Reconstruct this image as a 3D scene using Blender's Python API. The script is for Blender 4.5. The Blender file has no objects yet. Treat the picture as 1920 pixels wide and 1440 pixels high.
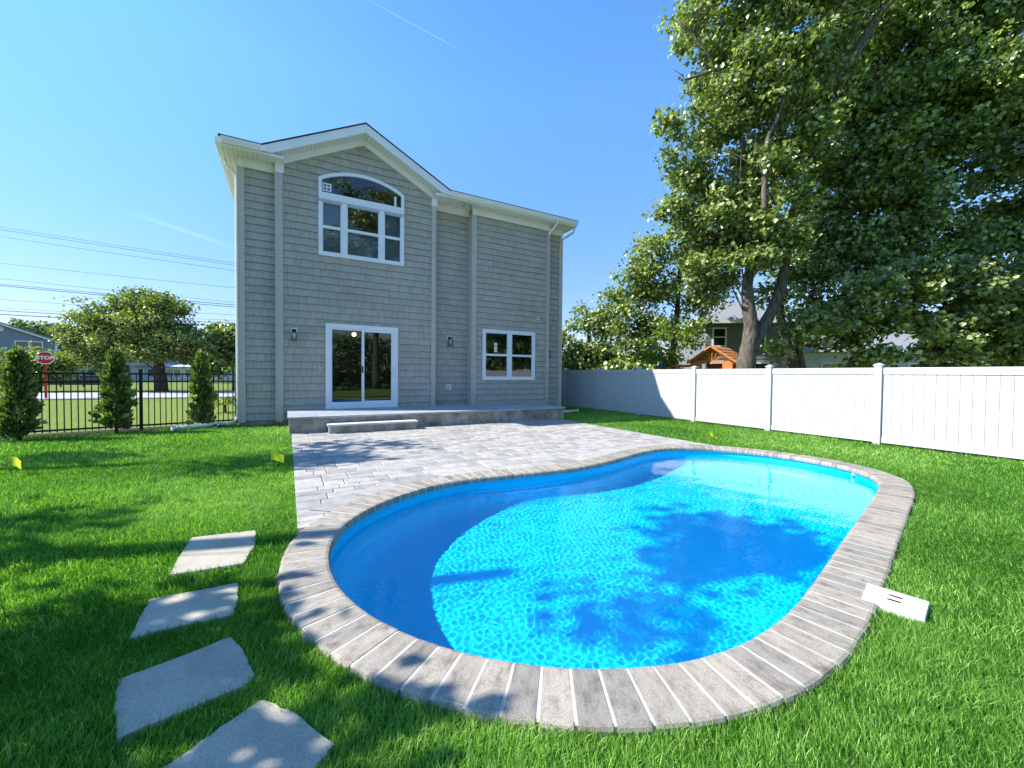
import bpy, math, random
import numpy as np
from mathutils import Matrix, Vector
PI = math.pi; R = math.radians
rng = np.random.default_rng(7); random.seed(7)
sc = bpy.context.scene
COL = sc.collection

# ------------------------------------------------------------ camera
EYE = 1.35
PITCH, ROLL, HEAD = R(1.36), R(0.5536), R(29.06)     # camera pitch / roll, heading of the house front
FPX = 756.3                                           # focal length in pixels of a 1920 px wide picture
cam = bpy.data.cameras.new('camera'); cam.sensor_width = 36; cam.lens = 36 * FPX / 1920
cam.clip_start = 0.05; cam.clip_end = 3000
camo = bpy.data.objects.new('camera', cam); COL.objects.link(camo); sc.camera = camo
_rt = Vector((1, 0, 0)); _up = Vector((0, math.sin(PITCH), math.cos(PITCH)))
_fw = Vector((0, math.cos(PITCH), -math.sin(PITCH)))
_r = _rt * math.cos(ROLL) + _up * math.sin(ROLL); _u = -_rt * math.sin(ROLL) + _up * math.cos(ROLL)
_m = Matrix((_r, _u, -_fw)).transposed().to_4x4(); _m.translation = (0, 0, EYE)
camo.matrix_world = _m
def ray(px, py):
    return _r * ((px - 960) / FPX) - _u * ((py - 720) / FPX) + _fw
def ground(px, py, z=0.0):
    d = ray(px, py); t = (z - EYE) / d.z; return (d.x * t, d.y * t)
def at(px, py, Y):
    d = ray(px, py); t = Y / d.y; return (d.x * t, Y, EYE + d.z * t)

# ------------------------------------------------------------ sky, sun, exposure
SUN_EL, SUN_AZ = R(42), R(188)          # azimuth of the direction towards the sun, from +X
w = bpy.data.worlds.new('World'); sc.world = w; w.use_nodes = True
nt = w.node_tree; bg = nt.nodes['Background']
sky = nt.nodes.new('ShaderNodeTexSky'); sky.sky_type = 'NISHITA'; sky.sun_disc = False
sky.sun_elevation = SUN_EL; sky.sun_rotation = PI / 2 - SUN_AZ
sky.air_density = 1.0; sky.dust_density = 0.0; sky.ozone_density = 1.6; sky.altitude = 0
hs = nt.nodes.new('ShaderNodeHueSaturation'); hs.inputs['Saturation'].default_value = 1.25; hs.inputs['Value'].default_value = 1.0
hs.inputs['Hue'].default_value = 0.499
nt.links.new(sky.outputs[0], hs.inputs['Color'])
# faint contrail: a thin arc in world directions
def contrail(prev, a, b, width, amt):
    n0, n1 = ray(*a).normalized(), ray(*b).normalized()
    N = n0.cross(n1).normalized(); mid = (n0 + n1).normalized(); half = n0.dot(mid)
    tc = nt.nodes.new('ShaderNodeTexCoord')
    d = nt.nodes.new('ShaderNodeVectorMath'); d.operation = 'DOT_PRODUCT'; d.inputs[1].default_value = N
    e = nt.nodes.new('ShaderNodeVectorMath'); e.operation = 'DOT_PRODUCT'; e.inputs[1].default_value = mid
    nt.links.new(tc.outputs['Generated'], d.inputs[0]); nt.links.new(tc.outputs['Generated'], e.inputs[0])
    ab = nt.nodes.new('ShaderNodeMath'); ab.operation = 'ABSOLUTE'; nt.links.new(d.outputs['Value'], ab.inputs[0])
    m1 = nt.nodes.new('ShaderNodeMapRange'); m1.inputs['From Min'].default_value = 0; m1.inputs['From Max'].default_value = width
    m1.inputs['To Min'].default_value = amt; m1.inputs['To Max'].default_value = 0; nt.links.new(ab.outputs[0], m1.inputs['Value'])
    m2 = nt.nodes.new('ShaderNodeMapRange'); m2.inputs['From Min'].default_value = half - .001; m2.inputs['From Max'].default_value = half + .003
    nt.links.new(e.outputs['Value'], m2.inputs['Value'])
    mm = nt.nodes.new('ShaderNodeMath'); mm.operation = 'MULTIPLY'
    nt.links.new(m1.outputs[0], mm.inputs[0]); nt.links.new(m2.outputs[0], mm.inputs[1])
    mx = nt.nodes.new('ShaderNodeMix'); mx.data_type = 'RGBA'; mx.inputs[7].default_value = (7.5, 9.5, 11, 1)
    nt.links.new(mm.outputs[0], mx.inputs[0]); nt.links.new(prev, mx.inputs[6])
    return mx.outputs[2]
# paler, less glaring air towards the horizon
tcz = nt.nodes.new('ShaderNodeTexCoord'); sxz = nt.nodes.new('ShaderNodeSeparateXYZ'); nt.links.new(tcz.outputs['Generated'], sxz.inputs[0])
rz_ = nt.nodes.new('ShaderNodeValToRGB'); rz_.color_ramp.elements[0].position = 0; rz_.color_ramp.elements[0].color = (.30, .27, .35, 1)
rz_.color_ramp.elements[1].position = .55; rz_.color_ramp.elements[1].color = (.98, .93, .96, 1); nt.links.new(sxz.outputs[2], rz_.inputs[0])
mz = nt.nodes.new('ShaderNodeMix'); mz.data_type = 'RGBA'; mz.blend_type = 'MULTIPLY'; mz.inputs[0].default_value = 1
nt.links.new(hs.outputs[0], mz.inputs[6]); nt.links.new(rz_.outputs[0], mz.inputs[7])
o_ = contrail(mz.outputs[2], (690, 0), (864, 94), .0008, .09)
o_ = contrail(o_, (225, 392), (445, 466), .006, .03)
nt.links.new(o_, bg.inputs['Color']); bg.inputs['Strength'].default_value = 0.15
sun = bpy.data.lights.new('sun', 'SUN'); sun.energy = 3.5; sun.angle = R(0.5); sun.color = (1, .955, .88)
so = bpy.data.objects.new('sun', sun); COL.objects.link(so)
SV = Vector((math.cos(SUN_AZ) * math.cos(SUN_EL), math.sin(SUN_AZ) * math.cos(SUN_EL), math.sin(SUN_EL)))
so.rotation_euler = SV.to_track_quat('Z', 'Y').to_euler()
sc.view_settings.view_transform = 'Standard'; sc.view_settings.look = 'None'
sc.view_settings.exposure = 1.38; sc.view_settings.gamma = 1
sc.cycles.max_bounces = 10; sc.cycles.transparent_max_bounces = 16; sc.cycles.diffuse_bounces = 4
sc.cycles.use_denoising = True

# ------------------------------------------------------------ helpers
def tag(o, label=None, cat=None, group=None, kind=None):
    if label: o['label'] = label
    if cat: o['category'] = cat
    if group: o['group'] = group
    if kind: o['kind'] = kind
    return o
def thing(name, label, cat, loc=(0, 0, 0), rz=0, group=None):
    o = bpy.data.objects.new(name, None); COL.objects.link(o); o.empty_display_size = .2
    o.location = loc; o.rotation_euler = (0, 0, rz)
    return tag(o, label, cat, group)
def copy_tree(o, parent=None):
    c = o.copy(); COL.objects.link(c); c.parent = parent
    for ch in list(o.children): copy_tree(ch, c)
    return c
class MB:
    def __init__(s): s.v = []; s.f = []
    def add(s, vs, fs):
        k = len(s.v); s.v += [tuple(map(float, p)) for p in vs]; s.f += [tuple(i + k for i in f) for f in fs]; return s
    def box(s, a, b):
        x0, y0, z0 = a; x1, y1, z1 = b
        if x0 > x1: x0, x1 = x1, x0
        if y0 > y1: y0, y1 = y1, y0
        if z0 > z1: z0, z1 = z1, z0
        return s.add([(x0, y0, z0), (x1, y0, z0), (x1, y1, z0), (x0, y1, z0), (x0, y0, z1), (x1, y0, z1), (x1, y1, z1), (x0, y1, z1)],
              [(3, 2, 1, 0), (4, 5, 6, 7), (0, 1, 5, 4), (1, 2, 6, 5), (2, 3, 7, 6), (3, 0, 4, 7)])
    def prism(s, poly, z0, z1):      # poly counter-clockwise in xy
        n = len(poly)
        return s.add([(x, y, z0) for x, y in poly] + [(x, y, z1) for x, y in poly],
              [tuple(range(n - 1, -1, -1)), tuple(range(n, 2 * n))] + [(i, (i + 1) % n, n + (i + 1) % n, n + i) for i in range(n)])
    def slab(s, poly, y0, y1):       # poly in (u, z), extruded along v from y0 (front) to y1
        n = len(poly)
        return s.add([(x, y0, z) for x, z in poly] + [(x, y1, z) for x, z in poly],
              [tuple(range(n)), tuple(range(2 * n - 1, n - 1, -1))] + [(i, n + i, n + (i + 1) % n, (i + 1) % n) for i in range(n)])
    def tube(s, pts, rad, n=8, cap=True):
        pts = [Vector(p) for p in pts]
        if not hasattr(rad, '__len__'): rad = [rad] * len(pts)
        k = len(s.v); prev = None
        for i, p in enumerate(pts):
            d = (pts[min(i + 1, len(pts) - 1)] - pts[max(i - 1, 0)]).normalized()
            if prev is None:
                a = d.cross(Vector((0, 0, 1)) if abs(d.z) < .9 else Vector((1, 0, 0))).normalized()
            else:
                a = (prev - d * prev.dot(d)).normalized()
            prev = a; b = d.cross(a)
            for j in range(n):
                t = 2 * PI * j / n; s.v.append(tuple(p + (a * math.cos(t) + b * math.sin(t)) * rad[i]))
        for i in range(len(pts) - 1):
            for j in range(n):
                j2 = (j + 1) % n
                s.f.append((k + i * n + j, k + i * n + j2, k + (i + 1) * n + j2, k + (i + 1) * n + j))
        if cap:
            s.f.append(tuple(k + j for j in range(n - 1, -1, -1))); s.f.append(tuple(k + (len(pts) - 1) * n + j for j in range(n)))
        return s
    def build(s, name, mat=None, parent=None, smooth=False, bevel=0, org=None):
        me = bpy.data.meshes.new(name)
        v = s.v if org is None else [(a - org[0], b - org[1], c - org[2]) for a, b, c in s.v]
        me.from_pydata(v, [], s.f)
        if mat: me.materials.append(mat)
        if smooth: me.polygons.foreach_set('use_smooth', [True] * len(me.polygons))
        o = bpy.data.objects.new(name, me); COL.objects.link(o); o.parent = parent
        if bevel:
            m = o.modifiers.new('bevel', 'BEVEL'); m.width = bevel; m.segments = 2; m.limit_method = 'ANGLE'
        return o
def fast_mesh(name, verts, faces_flat, sizes, mat, parent=None, rnd=None, smooth=False):
    me = bpy.data.meshes.new(name)
    me.vertices.add(len(verts)); me.vertices.foreach_set('co', np.asarray(verts, np.float32).ravel())
    me.loops.add(len(faces_flat)); me.loops.foreach_set('vertex_index', np.asarray(faces_flat, np.int32))
    me.polygons.add(len(sizes)); st = np.zeros(len(sizes), np.int32); st[1:] = np.cumsum(sizes)[:-1]
    me.polygons.foreach_set('loop_start', st)
    me.update(calc_edges=True)
    if smooth: me.polygons.foreach_set('use_smooth', np.ones(len(sizes), bool))
    if rnd is not None:
        a = me.attributes.new('rnd', 'FLOAT', 'POINT'); a.data.foreach_set('value', np.asarray(rnd, np.float32))
    me.materials.append(mat)
    o = bpy.data.objects.new(name, me); COL.objects.link(o); o.parent = parent
    return o
# ------------------------------------------------------------ materials
class NB:
    def __init__(s, name):
        s.m = bpy.data.materials.new(name); s.m.use_nodes = True; s.t = s.m.node_tree
        s.b = s.t.nodes['Principled BSDF']; s.out = s.t.nodes['Material Output']
    def n(s, typ, **kw):
        x = s.t.nodes.new('ShaderNode' + typ)
        for k, v in kw.items():
            if k.startswith('_'): setattr(x, k[1:], v)
            else: x.inputs[k.replace('9', ' ')].default_value = v
        return x
    def l(s, a, b): s.t.links.new(a, b)
    def coords(s, scale=(1, 1, 1), kind='Object'):
        tc = s.n('TexCoord'); mp = s.n('Mapping'); mp.inputs['Scale'].default_value = scale
        s.l(tc.outputs[kind], mp.inputs['Vector']); return mp.outputs[0]
    def noise(s, vec, scale, detail=4, rough=.55):
        x = s.n('TexNoise'); x.inputs['Scale'].default_value = scale; x.inputs['Detail'].default_value = detail
        x.inputs['Roughness'].default_value = rough; s.l(vec, x.inputs['Vector']); return x.outputs['Fac']
    def ramp(s, fac, stops):
        r = s.n('ValToRGB'); e = r.color_ramp.elements
        while len(e) < len(stops): e.new(.5)
        for el, (p, c) in zip(e, stops): el.position = p; el.color = (*c, 1)
        s.l(fac, r.inputs[0]); return r.outputs[0]
    def mix(s, fac, a, b, mode='MIX'):
        x = s.n('Mix'); x.data_type = 'RGBA'; x.blend_type = mode
        for val, i in ((fac, 0), (a, 6), (b, 7)):
            if hasattr(val, 'links'): s.l(val, x.inputs[i])
            elif i == 0: x.inputs[0].default_value = val
            else: x.inputs[i].default_value = (*val, 1)
        return x.outputs[2]
    def math(s, op, a, b=0.0):
        x = s.n('Math'); x.operation = op
        for i, v in enumerate((a, b)):
            if hasattr(v, 'links'): s.l(v, x.inputs[i])
            else: x.inputs[i].default_value = v
        return x.outputs[0]
    def attr(s, nm='rnd'):
        x = s.n('Attribute'); x.attribute_name = nm; return x.outputs['Fac']
    def bump(s, h, strength=.3, dist=.01):
        x = s.n('Bump'); x.inputs['Strength'].default_value = strength; x.inputs['Distance'].default_value = dist
        s.l(h, x.inputs['Height']); s.l(x.outputs[0], s.b.inputs['Normal']); return x
    def base(s, c):
        if hasattr(c, 'links'): s.l(c, s.b.inputs['Base Color'])
        else: s.b.inputs['Base Color'].default_value = (*c, 1)
    def done(s, rough=.6, spec=.5, metal=0):
        s.b.inputs['Roughness'].default_value = rough; s.b.inputs['Specular IOR Level'].default_value = spec
        s.b.inputs['Metallic'].default_value = metal; return s.m
def noisy(name, c0, c1, scale, rough=.7, bump=.2, dist=.005, stretch=(1, 1, 1), spec=.4, detail=5, bscale=None, rnd=0, metal=0):
    m = NB(name); v = m.coords(stretch); f = m.noise(v, scale, detail)
    col = m.ramp(f, [(.3, c0), (.7, c1)])
    if rnd:
        a = m.attr(); k = m.ramp(a, [(0, (1 - rnd,) * 3), (1, (1 + rnd * .6,) * 3)]); col = m.mix(1, col, k, 'MULTIPLY')
    m.base(col)
    if bump: m.bump(m.noise(v, bscale or scale * 3, 6), bump, dist)
    return m.done(rough, spec, metal)

M = {}
def shake_mat():
    m = NB('cedar_shake_vinyl'); v = m.coords((1, 1, .06)); g = m.noise(v, 90, 5, .7); big = m.noise(m.coords(), 1.3, 4)
    col = m.ramp(g, [(.25, (.365, .338, .295)), (.55, (.44, .408, .358)), (.8, (.49, .455, .405))])
    a = m.attr(); col = m.mix(1, col, m.ramp(a, [(0, (.93, .93, .92)), (.5, (1, 1, 1)), (1, (1.05, 1.045, 1.03))]), 'MULTIPLY')
    col = m.mix(1, col, m.ramp(big, [(.3, (.93, .93, .93)), (.7, (1.05, 1.05, 1.04))]), 'MULTIPLY')
    m.base(col); m.bump(g, .35, .004); return m.done(.62, .3)
M['shake'] = shake_mat()
M['sheath'] = noisy('shadow_gap_backing', (.12, .118, .105), (.15, .148, .13), 5, bump=0)  # dark tone stands in for shadow lines between the shake courses
M['board'] = noisy('taupe_trim', (.475, .44, .39), (.52, .485, .43), 3, .5, .05)
M['white'] = noisy('white_trim', (.80, .79, .80), (.86, .85, .87), 2, .42, .04)
M['winwhite'] = noisy('white_vinyl_frame', (.76, .79, .83), (.83, .85, .88), 2, .35, .03)
def soffit_mat():
    m = NB('vented_soffit'); v = m.coords(); x = m.n('SeparateXYZ'); m.l(v, x.inputs[0])
    wv = m.math('FRACT', m.math('MULTIPLY', x.outputs[0], 10.0)); gr = m.math('LESS_THAN', wv, .10)
    m.base(m.mix(gr, (.80, .79, .76), (.42, .42, .39))); m.bump(wv, .1, .004); return m.done(.5, .4)
M['soffit'] = soffit_mat()
M['shingle'] = noisy('dark_asphalt_shingle', (.022, .02, .022), (.05, .045, .045), 60, .9, .6)
M['greyroof'] = noisy('grey_asphalt_shingle', (.20, .20, .21), (.30, .30, .31), 30, .9, .5)
M['black'] = noisy('black_metal', (.008, .008, .009), (.014, .014, .015), 10, .38, .05)
M['dark'] = noisy('dark_bronze', (.02, .018, .016), (.035, .03, .028), 10, .5, .05)
M['chrome'] = noisy('brushed_steel', (.55, .55, .55), (.7, .7, .7), 20, .25, .05, metal=1)
def vinyl():
    m = NB('white_vinyl_fence'); v = m.coords(); z = m.n('SeparateXYZ'); m.l(v, z.inputs[0])
    dirt = m.math('MULTIPLY', m.math('SUBTRACT', .55, z.outputs[2]), m.noise(v, 2.2, 5)); dirt = m.math('MAXIMUM', dirt, 0)
    col = m.mix(m.math('MINIMUM', m.math('MULTIPLY', dirt, 1.3), 1), (.53, .53, .535), (.48, .45, .41))
    m.base(col); m.bump(m.noise(v, 3, 2), .02, .004); return m.done(.38, .4)
M['vinyl'] = vinyl()
def stone_wall():
    m = NB('mottled_block_stone'); v = m.coords(); a = m.noise(v, 3.2, 7, .68); b = m.noise(v, 28, 5, .7)
    col = m.ramp(a, [(.3, (.16, .145, .13)), (.5, (.34, .32, .285)), (.68, (.50, .48, .43))])
    col = m.mix(.35, col, m.ramp(b, [(.3, (.15, .14, .12)), (.7, (.55, .52, .47))]), 'OVERLAY')
    m.base(col); m.bump(b, .5, .012); return m.done(.85, .25)
M['block'] = stone_wall()
M['cap'] = noisy('pale_stone_cap', (.50, .49, .47), (.68, .67, .64), 7, .75, .25)
M['tile'] = noisy('bluestone_tile', (.30, .33, .35), (.42, .45, .47), 5, .7, .25, rnd=.15)
def paver(name, c0, c1, c2, sc_=9, streak=(1, 1, 1)):
    m = NB(name); v = m.coords(streak); a = m.noise(v, sc_, 6, .65); b = m.noise(m.coords(), 120, 3, .6)
    col = m.ramp(a, [(.28, c0), (.5, c1), (.72, c2)])
    k = m.attr(); col = m.mix(1, col, m.ramp(k, [(0, (.72, .73, .75)), (.5, (.97, .97, .97)), (1, (1.14, 1.13, 1.1))]), 'MULTIPLY')
    col = m.mix(.25, col, m.ramp(b, [(.35, (.2, .2, .2)), (.65, (.8, .8, .8))]), 'OVERLAY')
    m.base(col); bm_ = m.math('ADD', m.math('MULTIPLY', a, .6), m.math('MULTIPLY', b, .5)); m.bump(bm_, .45, .006); return m.done(.82, .25)
M['paver'] = paver('blended_grey_paver', (.28, .258, .238), (.39, .365, .335), (.47, .442, .40), 6)
def coping_mat():
    m = NB('weathered_coping_stone'); cx = m.n('CombineXYZ'); m.l(m.attr('sx'), cx.inputs[0]); m.l(m.attr('sy'), cx.inputs[1]); m.l(m.attr('sk'), cx.inputs[2])
    def mp(sc): x = m.n('Mapping'); x.inputs['Scale'].default_value = sc; m.l(cx.outputs[0], x.inputs['Vector']); return x.outputs[0]
    a = m.noise(mp((20, 8, 3)), 1, 6, .68); b = m.noise(mp((150, 120, 5)), 1, 3, .6); c = m.noise(mp((11, 9, 7)), 1, 4, .6)
    col = m.ramp(a, [(.30, (.195, .174, .145)), (.47, (.31, .28, .235)), (.72, (.385, .348, .293))])
    col = m.mix(1, col, m.ramp(c, [(.30, (.66, .655, .65)), (.46, (1, 1, 1))]), 'MULTIPLY')
    k = m.attr(); col = m.mix(1, col, m.ramp(k, [(0, (.78, .78, .80)), (.5, (1, .985, .97)), (1, (1.16, 1.12, 1.08))]), 'MULTIPLY')
    col = m.mix(.3, col, m.ramp(b, [(.35, (.2, .2, .2)), (.65, (.8, .8, .8))]), 'OVERLAY')
    m.base(col); m.bump(m.math('ADD', a, m.math('MULTIPLY', b, .5)), .6, .006); return m.done(.85, .2)
M['coping'] = coping_mat()
M['flag'] = paver('flagstone', (.31, .28, .225), (.41, .37, .295), (.48, .43, .33), 3)
M['mortar'] = noisy('white_mortar', (.45, .42, .36), (.55, .52, .46), 20, .9, .3)
M['sand'] = noisy('joint_sand', (.10, .10, .105), (.19, .185, .18), 60, .95, .4)
M['mulch'] = noisy('dark_mulch', (.012, .009, .007), (.05, .035, .026), 35, .95, 1.0, .03)
M['asphalt'] = noisy('sun_bleached_road', (.36, .345, .345), (.46, .445, .44), 3, .9, .3)
def soil():
    m = NB('soil_under_turf'); v = m.coords(); a = m.noise(v, 30, 6); b = m.noise(v, .8, 4)
    col = m.mix(b, m.ramp(a, [(.3, (.02, .06, .010)), (.7, (.07, .19, .025))]), m.ramp(a, [(.3, (.025, .07, .012)), (.7, (.10, .22, .03))]))
    m.base(col); m.bump(a, .8, .03); return m.done(.95, .1)
M['soil'] = soil()
def farlawn():
    m = NB('mown_grass'); v = m.coords(); a = m.noise(v, 9, 8, .7); b = m.noise(v, .25, 4)
    col = m.mix(b, m.ramp(a, [(.3, (.105, .15, .028)), (.7, (.25, .30, .07))]), m.ramp(a, [(.3, (.085, .14, .026)), (.7, (.20, .27, .055))]))
    m.base(col); m.bump(a, .7, .05); return m.done(.95, .1)
M['farlawn'] = farlawn()
def foliage(name, dark, mid, light, trans=.35, gloss=.5, rough=.38):
    m = NB(name); a = m.attr(); col = m.ramp(a, [(0, dark), (.5, mid), (1, light)])
    m.base(col); m.done(rough, gloss)
    tr = m.n('BsdfTranslucent'); tcol = m.mix(1, col, (1.5, 1.7, .5), 'MULTIPLY'); m.l(tcol, tr.inputs['Color'])
    mx = m.n('MixShader'); mx.inputs[0].default_value = trans
    m.l(m.b.outputs[0], mx.inputs[1]); m.l(tr.outputs[0], mx.inputs[2]); m.l(mx.outputs[0], m.out.inputs['Surface']); return m.m
M['grass'] = foliage('turf_blades', (.038, .14, .013), (.15, .35, .042), (.46, .63, .19), .38, .25, .5)
M['leafA'] = foliage('maple_leaf', (.04, .065, .016), (.20, .265, .06), (.55, .60, .27), .28, .7, .33)
M['leafB'] = foliage('deep_green_leaf', (.018, .038, .010), (.15, .23, .05), (.54, .63, .25), .26, .75, .32)
M['leafY'] = foliage('yellow_green_leaf', (.08, .13, .015), (.16, .23, .025), (.26, .34, .05), .42, .35, .45)
M['leafS'] = foliage('street_tree_leaf', (.05, .08, .022), (.16, .215, .055), (.40, .45, .18), .3, .55, .36)
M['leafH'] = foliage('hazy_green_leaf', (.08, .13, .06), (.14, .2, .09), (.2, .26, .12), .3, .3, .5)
M['thuja'] = foliage('arborvitae_spray', (.035, .07, .02), (.12, .18, .05), (.34, .40, .15), .3, .35, .45)
def bark(name, c0, c1):
    m = NB(name); v = m.coords((1, 1, .25)); a = m.noise(v, 14, 7, .7)
    m.base(m.ramp(a, [(.32, c0), (.62, c1)])); m.bump(a, 1.0, .06); return m.done(.9, .15)
M['bark'] = bark('grey_brown_bark', (.035, .028, .02), (.21, .18, .145))
M['barkP'] = bark('pale_limb_bark', (.22, .195, .16), (.48, .44, .37))
M['barkD'] = bark('dark_bark', (.02, .017, .013), (.09, .075, .06))
def glass(name, tint=(.75, .8, .8), refl=1.0):
    m = NB(name); m.t.nodes.remove(m.b)
    t = m.n('BsdfTransparent'); t.inputs[0].default_value = (*tint, 1)
    g = m.n('BsdfGlossy'); g.inputs['Roughness'].default_value = .01; g.inputs['Color'].default_value = (.95, .97, 1, 1)
    fr = m.n('Fresnel'); fr.inputs['IOR'].default_value = 1.52
    k = m.math('MINIMUM', m.math('MULTIPLY', fr.outputs[0], 1.45 * refl), 1)
    tc = m.coords(); nz = m.noise(tc, 1.1, 1); bp = m.n('Bump'); bp.inputs['Strength'].default_value = .06; bp.inputs['Distance'].default_value = .05
    m.l(nz, bp.inputs['Height']); m.l(bp.outputs[0], g.inputs['Normal'])
    x = m.n('MixShader'); m.l(k, x.inputs[0]); m.l(t.outputs[0], x.inputs[1]); m.l(g.outputs[0], x.inputs[2])
    m.l(x.outputs[0], m.out.inputs['Surface']); return m.m
M['glass'] = glass('window_glass')
M['lampglass'] = glass('lantern_glass', (.95, .95, .95), .7)
def flat(name, c, rough=.5, spec=.4, emit=0, metal=0):
    m = NB(name); m.base(m.ramp(m.noise(m.coords(), 6, 3), [(.3, tuple(x * .92 for x in c)), (.7, c)]))
    if emit:
        m.b.inputs['Emission Color'].default_value = (*c, 1); m.b.inputs['Emission Strength'].default_value = emit
    return m.done(rough, spec, metal)
M['room'] = flat('interior_paint', (.36, .36, .36), .9)
M['roomfloor'] = flat('interior_oak_floor', (.30, .22, .14), .35)
M['blind'] = flat('interior_shade', (.50, .53, .62), .9)
M['lit'] = flat('lit_bulb', (1, .62, .5), .5, emit=1.6)
M['yellow'] = flat('yellow_marker', (.75, .85, .03), .5)
M['red'] = flat('sign_red', (.55, .015, .03), .4)
M['redpost'] = flat('red_post', (.35, .03, .025), .5)
M['signwhite'] = flat('sign_white', (.85, .85, .85), .4)
M['orange'] = noisy('orange_cedar', (.42, .13, .02), (.60, .22, .04), 9, .6, .3, stretch=(1, 1, 6))
M['blueplastic'] = flat('blue_plastic', (.02, .16, .7), .35)
M['bluegrey'] = noisy('blue_grey_siding', (.20, .235, .30), (.235, .27, .335), 3, .7, .1)
M['greysiding'] = noisy('grey_siding', (.17, .175, .185), (.22, .225, .235), 3, .7, .1)
M['lightsiding'] = noisy('light_siding', (.55, .57, .55), (.66, .68, .66), 3, .7, .1)
M['tealglass'] = flat('reflective_window', (.10, .16, .17), .08, 1.0)
M['darkwin'] = flat('dark_window', (.015, .018, .022), .06, 1.0)
M['brick'] = noisy('chimney_brick', (.16, .08, .06), (.26, .15, .12), 20, .9, .3)
M['pipe'] = noisy('white_pipe', (.72, .74, .70), (.8, .82, .78), 5, .4, .05)
M['skim'] = flat('white_skimmer_plastic', (.83, .82, .85), .35)
M['cable'] = flat('black_cable', (.05, .06, .08), .6)

# ------------------------------------------------------------ pool outline (world metres, on the ground plane)
INNER = [(613,1040),(618,1012),(632,993),(648,979),(666,967),(695,953),(728,938),(770,924),(812,911),(862,901),(916,895),(978,890),(1041,884),
 (1095,877),(1137,868),(1170,859),(1200,849.5),(1232,842.5),(1272,839),(1320,840),(1360,842.5),(1396,845.5),(1435,850),(1474,855),(1526,863),(1579,873.5),(1618,884),(1643,894),
 (1652,903),(1646,918),(1632,940),(1615,962),(1586,1002),(1550,1054),(1521,1096),(1500,1127),(1470,1162),(1430,1193),(1380,1221),(1320,1242),(1250,1256),
 (1180,1261),(1127,1261),(1067,1259),(1007,1255),(950,1247),(900,1237),(847,1224),(800,1210),(757,1193),(723,1176),(690,1157),(663,1138),(640,1118),(626,1098),(617,1078),(613,1058)]
P0 = np.array([ground(*p) for p in INNER])
def resample(P, n):
    Q = np.vstack([P, P[:1]]); s = np.r_[0, np.cumsum(np.hypot(*np.diff(Q, axis=0).T))]
    t = np.linspace(0, s[-1], n + 1)[:-1]; return np.c_[np.interp(t, s, Q[:, 0]), np.interp(t, s, Q[:, 1])], s[-1]
NP_ = 360
CUR, LEN = resample(P0, NP_)
def smooth(P, k, it):
    for _ in range(it):
        P = (np.roll(P, 1, 0) + np.roll(P, -1, 0) + P * k) / (2 + k)
    return P
CUR = smooth(CUR, 1, 60); CUR, LEN = resample(CUR, NP_)
def normals(P):
    t = np.roll(P, -1, 0) - np.roll(P, 1, 0); t /= np.hypot(*t.T)[:, None]
    return np.c_[t[:, 1], -t[:, 0]]          # sign fixed below
area = .5 * np.sum(CUR[:, 0] * np.roll(CUR[:, 1], -1) - np.roll(CUR[:, 0], -1) * CUR[:, 1])
if area < 0: CUR = CUR[::-1].copy()
NRM = normals(CUR)                            # outward for a counter-clockwise curve
def off(d):
    P = CUR + NRM * d
    return smooth(P, 2, 8 if abs(d) > .2 else 0)
def inside(px, py, poly):
    c = np.zeros(len(px), bool); n = len(poly); j = n - 1
    for i in range(n):
        xi, yi = poly[i]; xj, yj = poly[j]
        m = ((yi > py) != (yj > py)) & (px < (xj - xi) * (py - yi) / (yj - yi + 1e-12) + xi); c ^= m; j = i
    return c
# house frame
U = np.array((math.cos(HEAD), math.sin(HEAD))); V = np.array((-math.sin(HEAD), math.cos(HEAD)))
A0 = np.array((-6.872, 10.197))
def hw(u, v): p = A0 + U * u + V * v; return (float(p[0]), float(p[1]))
def to_local(x, y): return (x - A0[0]) * U[0] + (y - A0[1]) * U[1], (x - A0[0]) * V[0] + (y - A0[1]) * V[1]

# ------------------------------------------------------------ ground
import bmesh
def sheet_with_hole(name, outer, hole, z, mat):
    bm = bmesh.new()
    def ring(pts):
        vs = [bm.verts.new((x, y, z)) for x, y in pts]
        return [bm.edges.new((vs[i], vs[(i + 1) % len(vs)])) for i in range(len(vs))]
    e = ring(outer) + ring(hole)
    bmesh.ops.triangle_fill(bm, use_beauty=True, use_dissolve=False, edges=e)
    me = bpy.data.meshes.new(name); bm.to_mesh(me); bm.free(); me.materials.append(mat)
    for p in me.polygons:
        if p.normal.z < 0: p.flip()
    o = bpy.data.objects.new(name, me); COL.objects.link(o); return tag(o, kind='structure')
hole = off(.12)[::4]
LAWN_OUT = [hw(-9, -13.5), hw(11.72, -13.5), hw(11.72, 14), hw(-.15, 14), hw(-.15, .62), hw(-3.75, -.28), hw(-6.5, -.98), hw(-9, -1.6)]
sheet_with_hole('ground', [(-900, -900), (900, -900), (900, 1200), (-900, 1200)], hole, -.045, M['farlawn'])
sheet_with_hole('lawn_soil', LAWN_OUT, hole, -.03, M['soil'])
mb = MB(); q = [hw(-9.0, -1.95), hw(-6.5, -1.33), hw(-3.75, -.55), hw(-.9, .05), hw(-.15, .15), hw(-.15, 1.0), hw(-3.75, .12), hw(-9.0, -1.2)]
mb.add([(x, y, -.018) for x, y in q], [tuple(range(len(q)))])
tag(mb.build('mulch_bed', M['mulch']), kind='structure')
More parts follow.
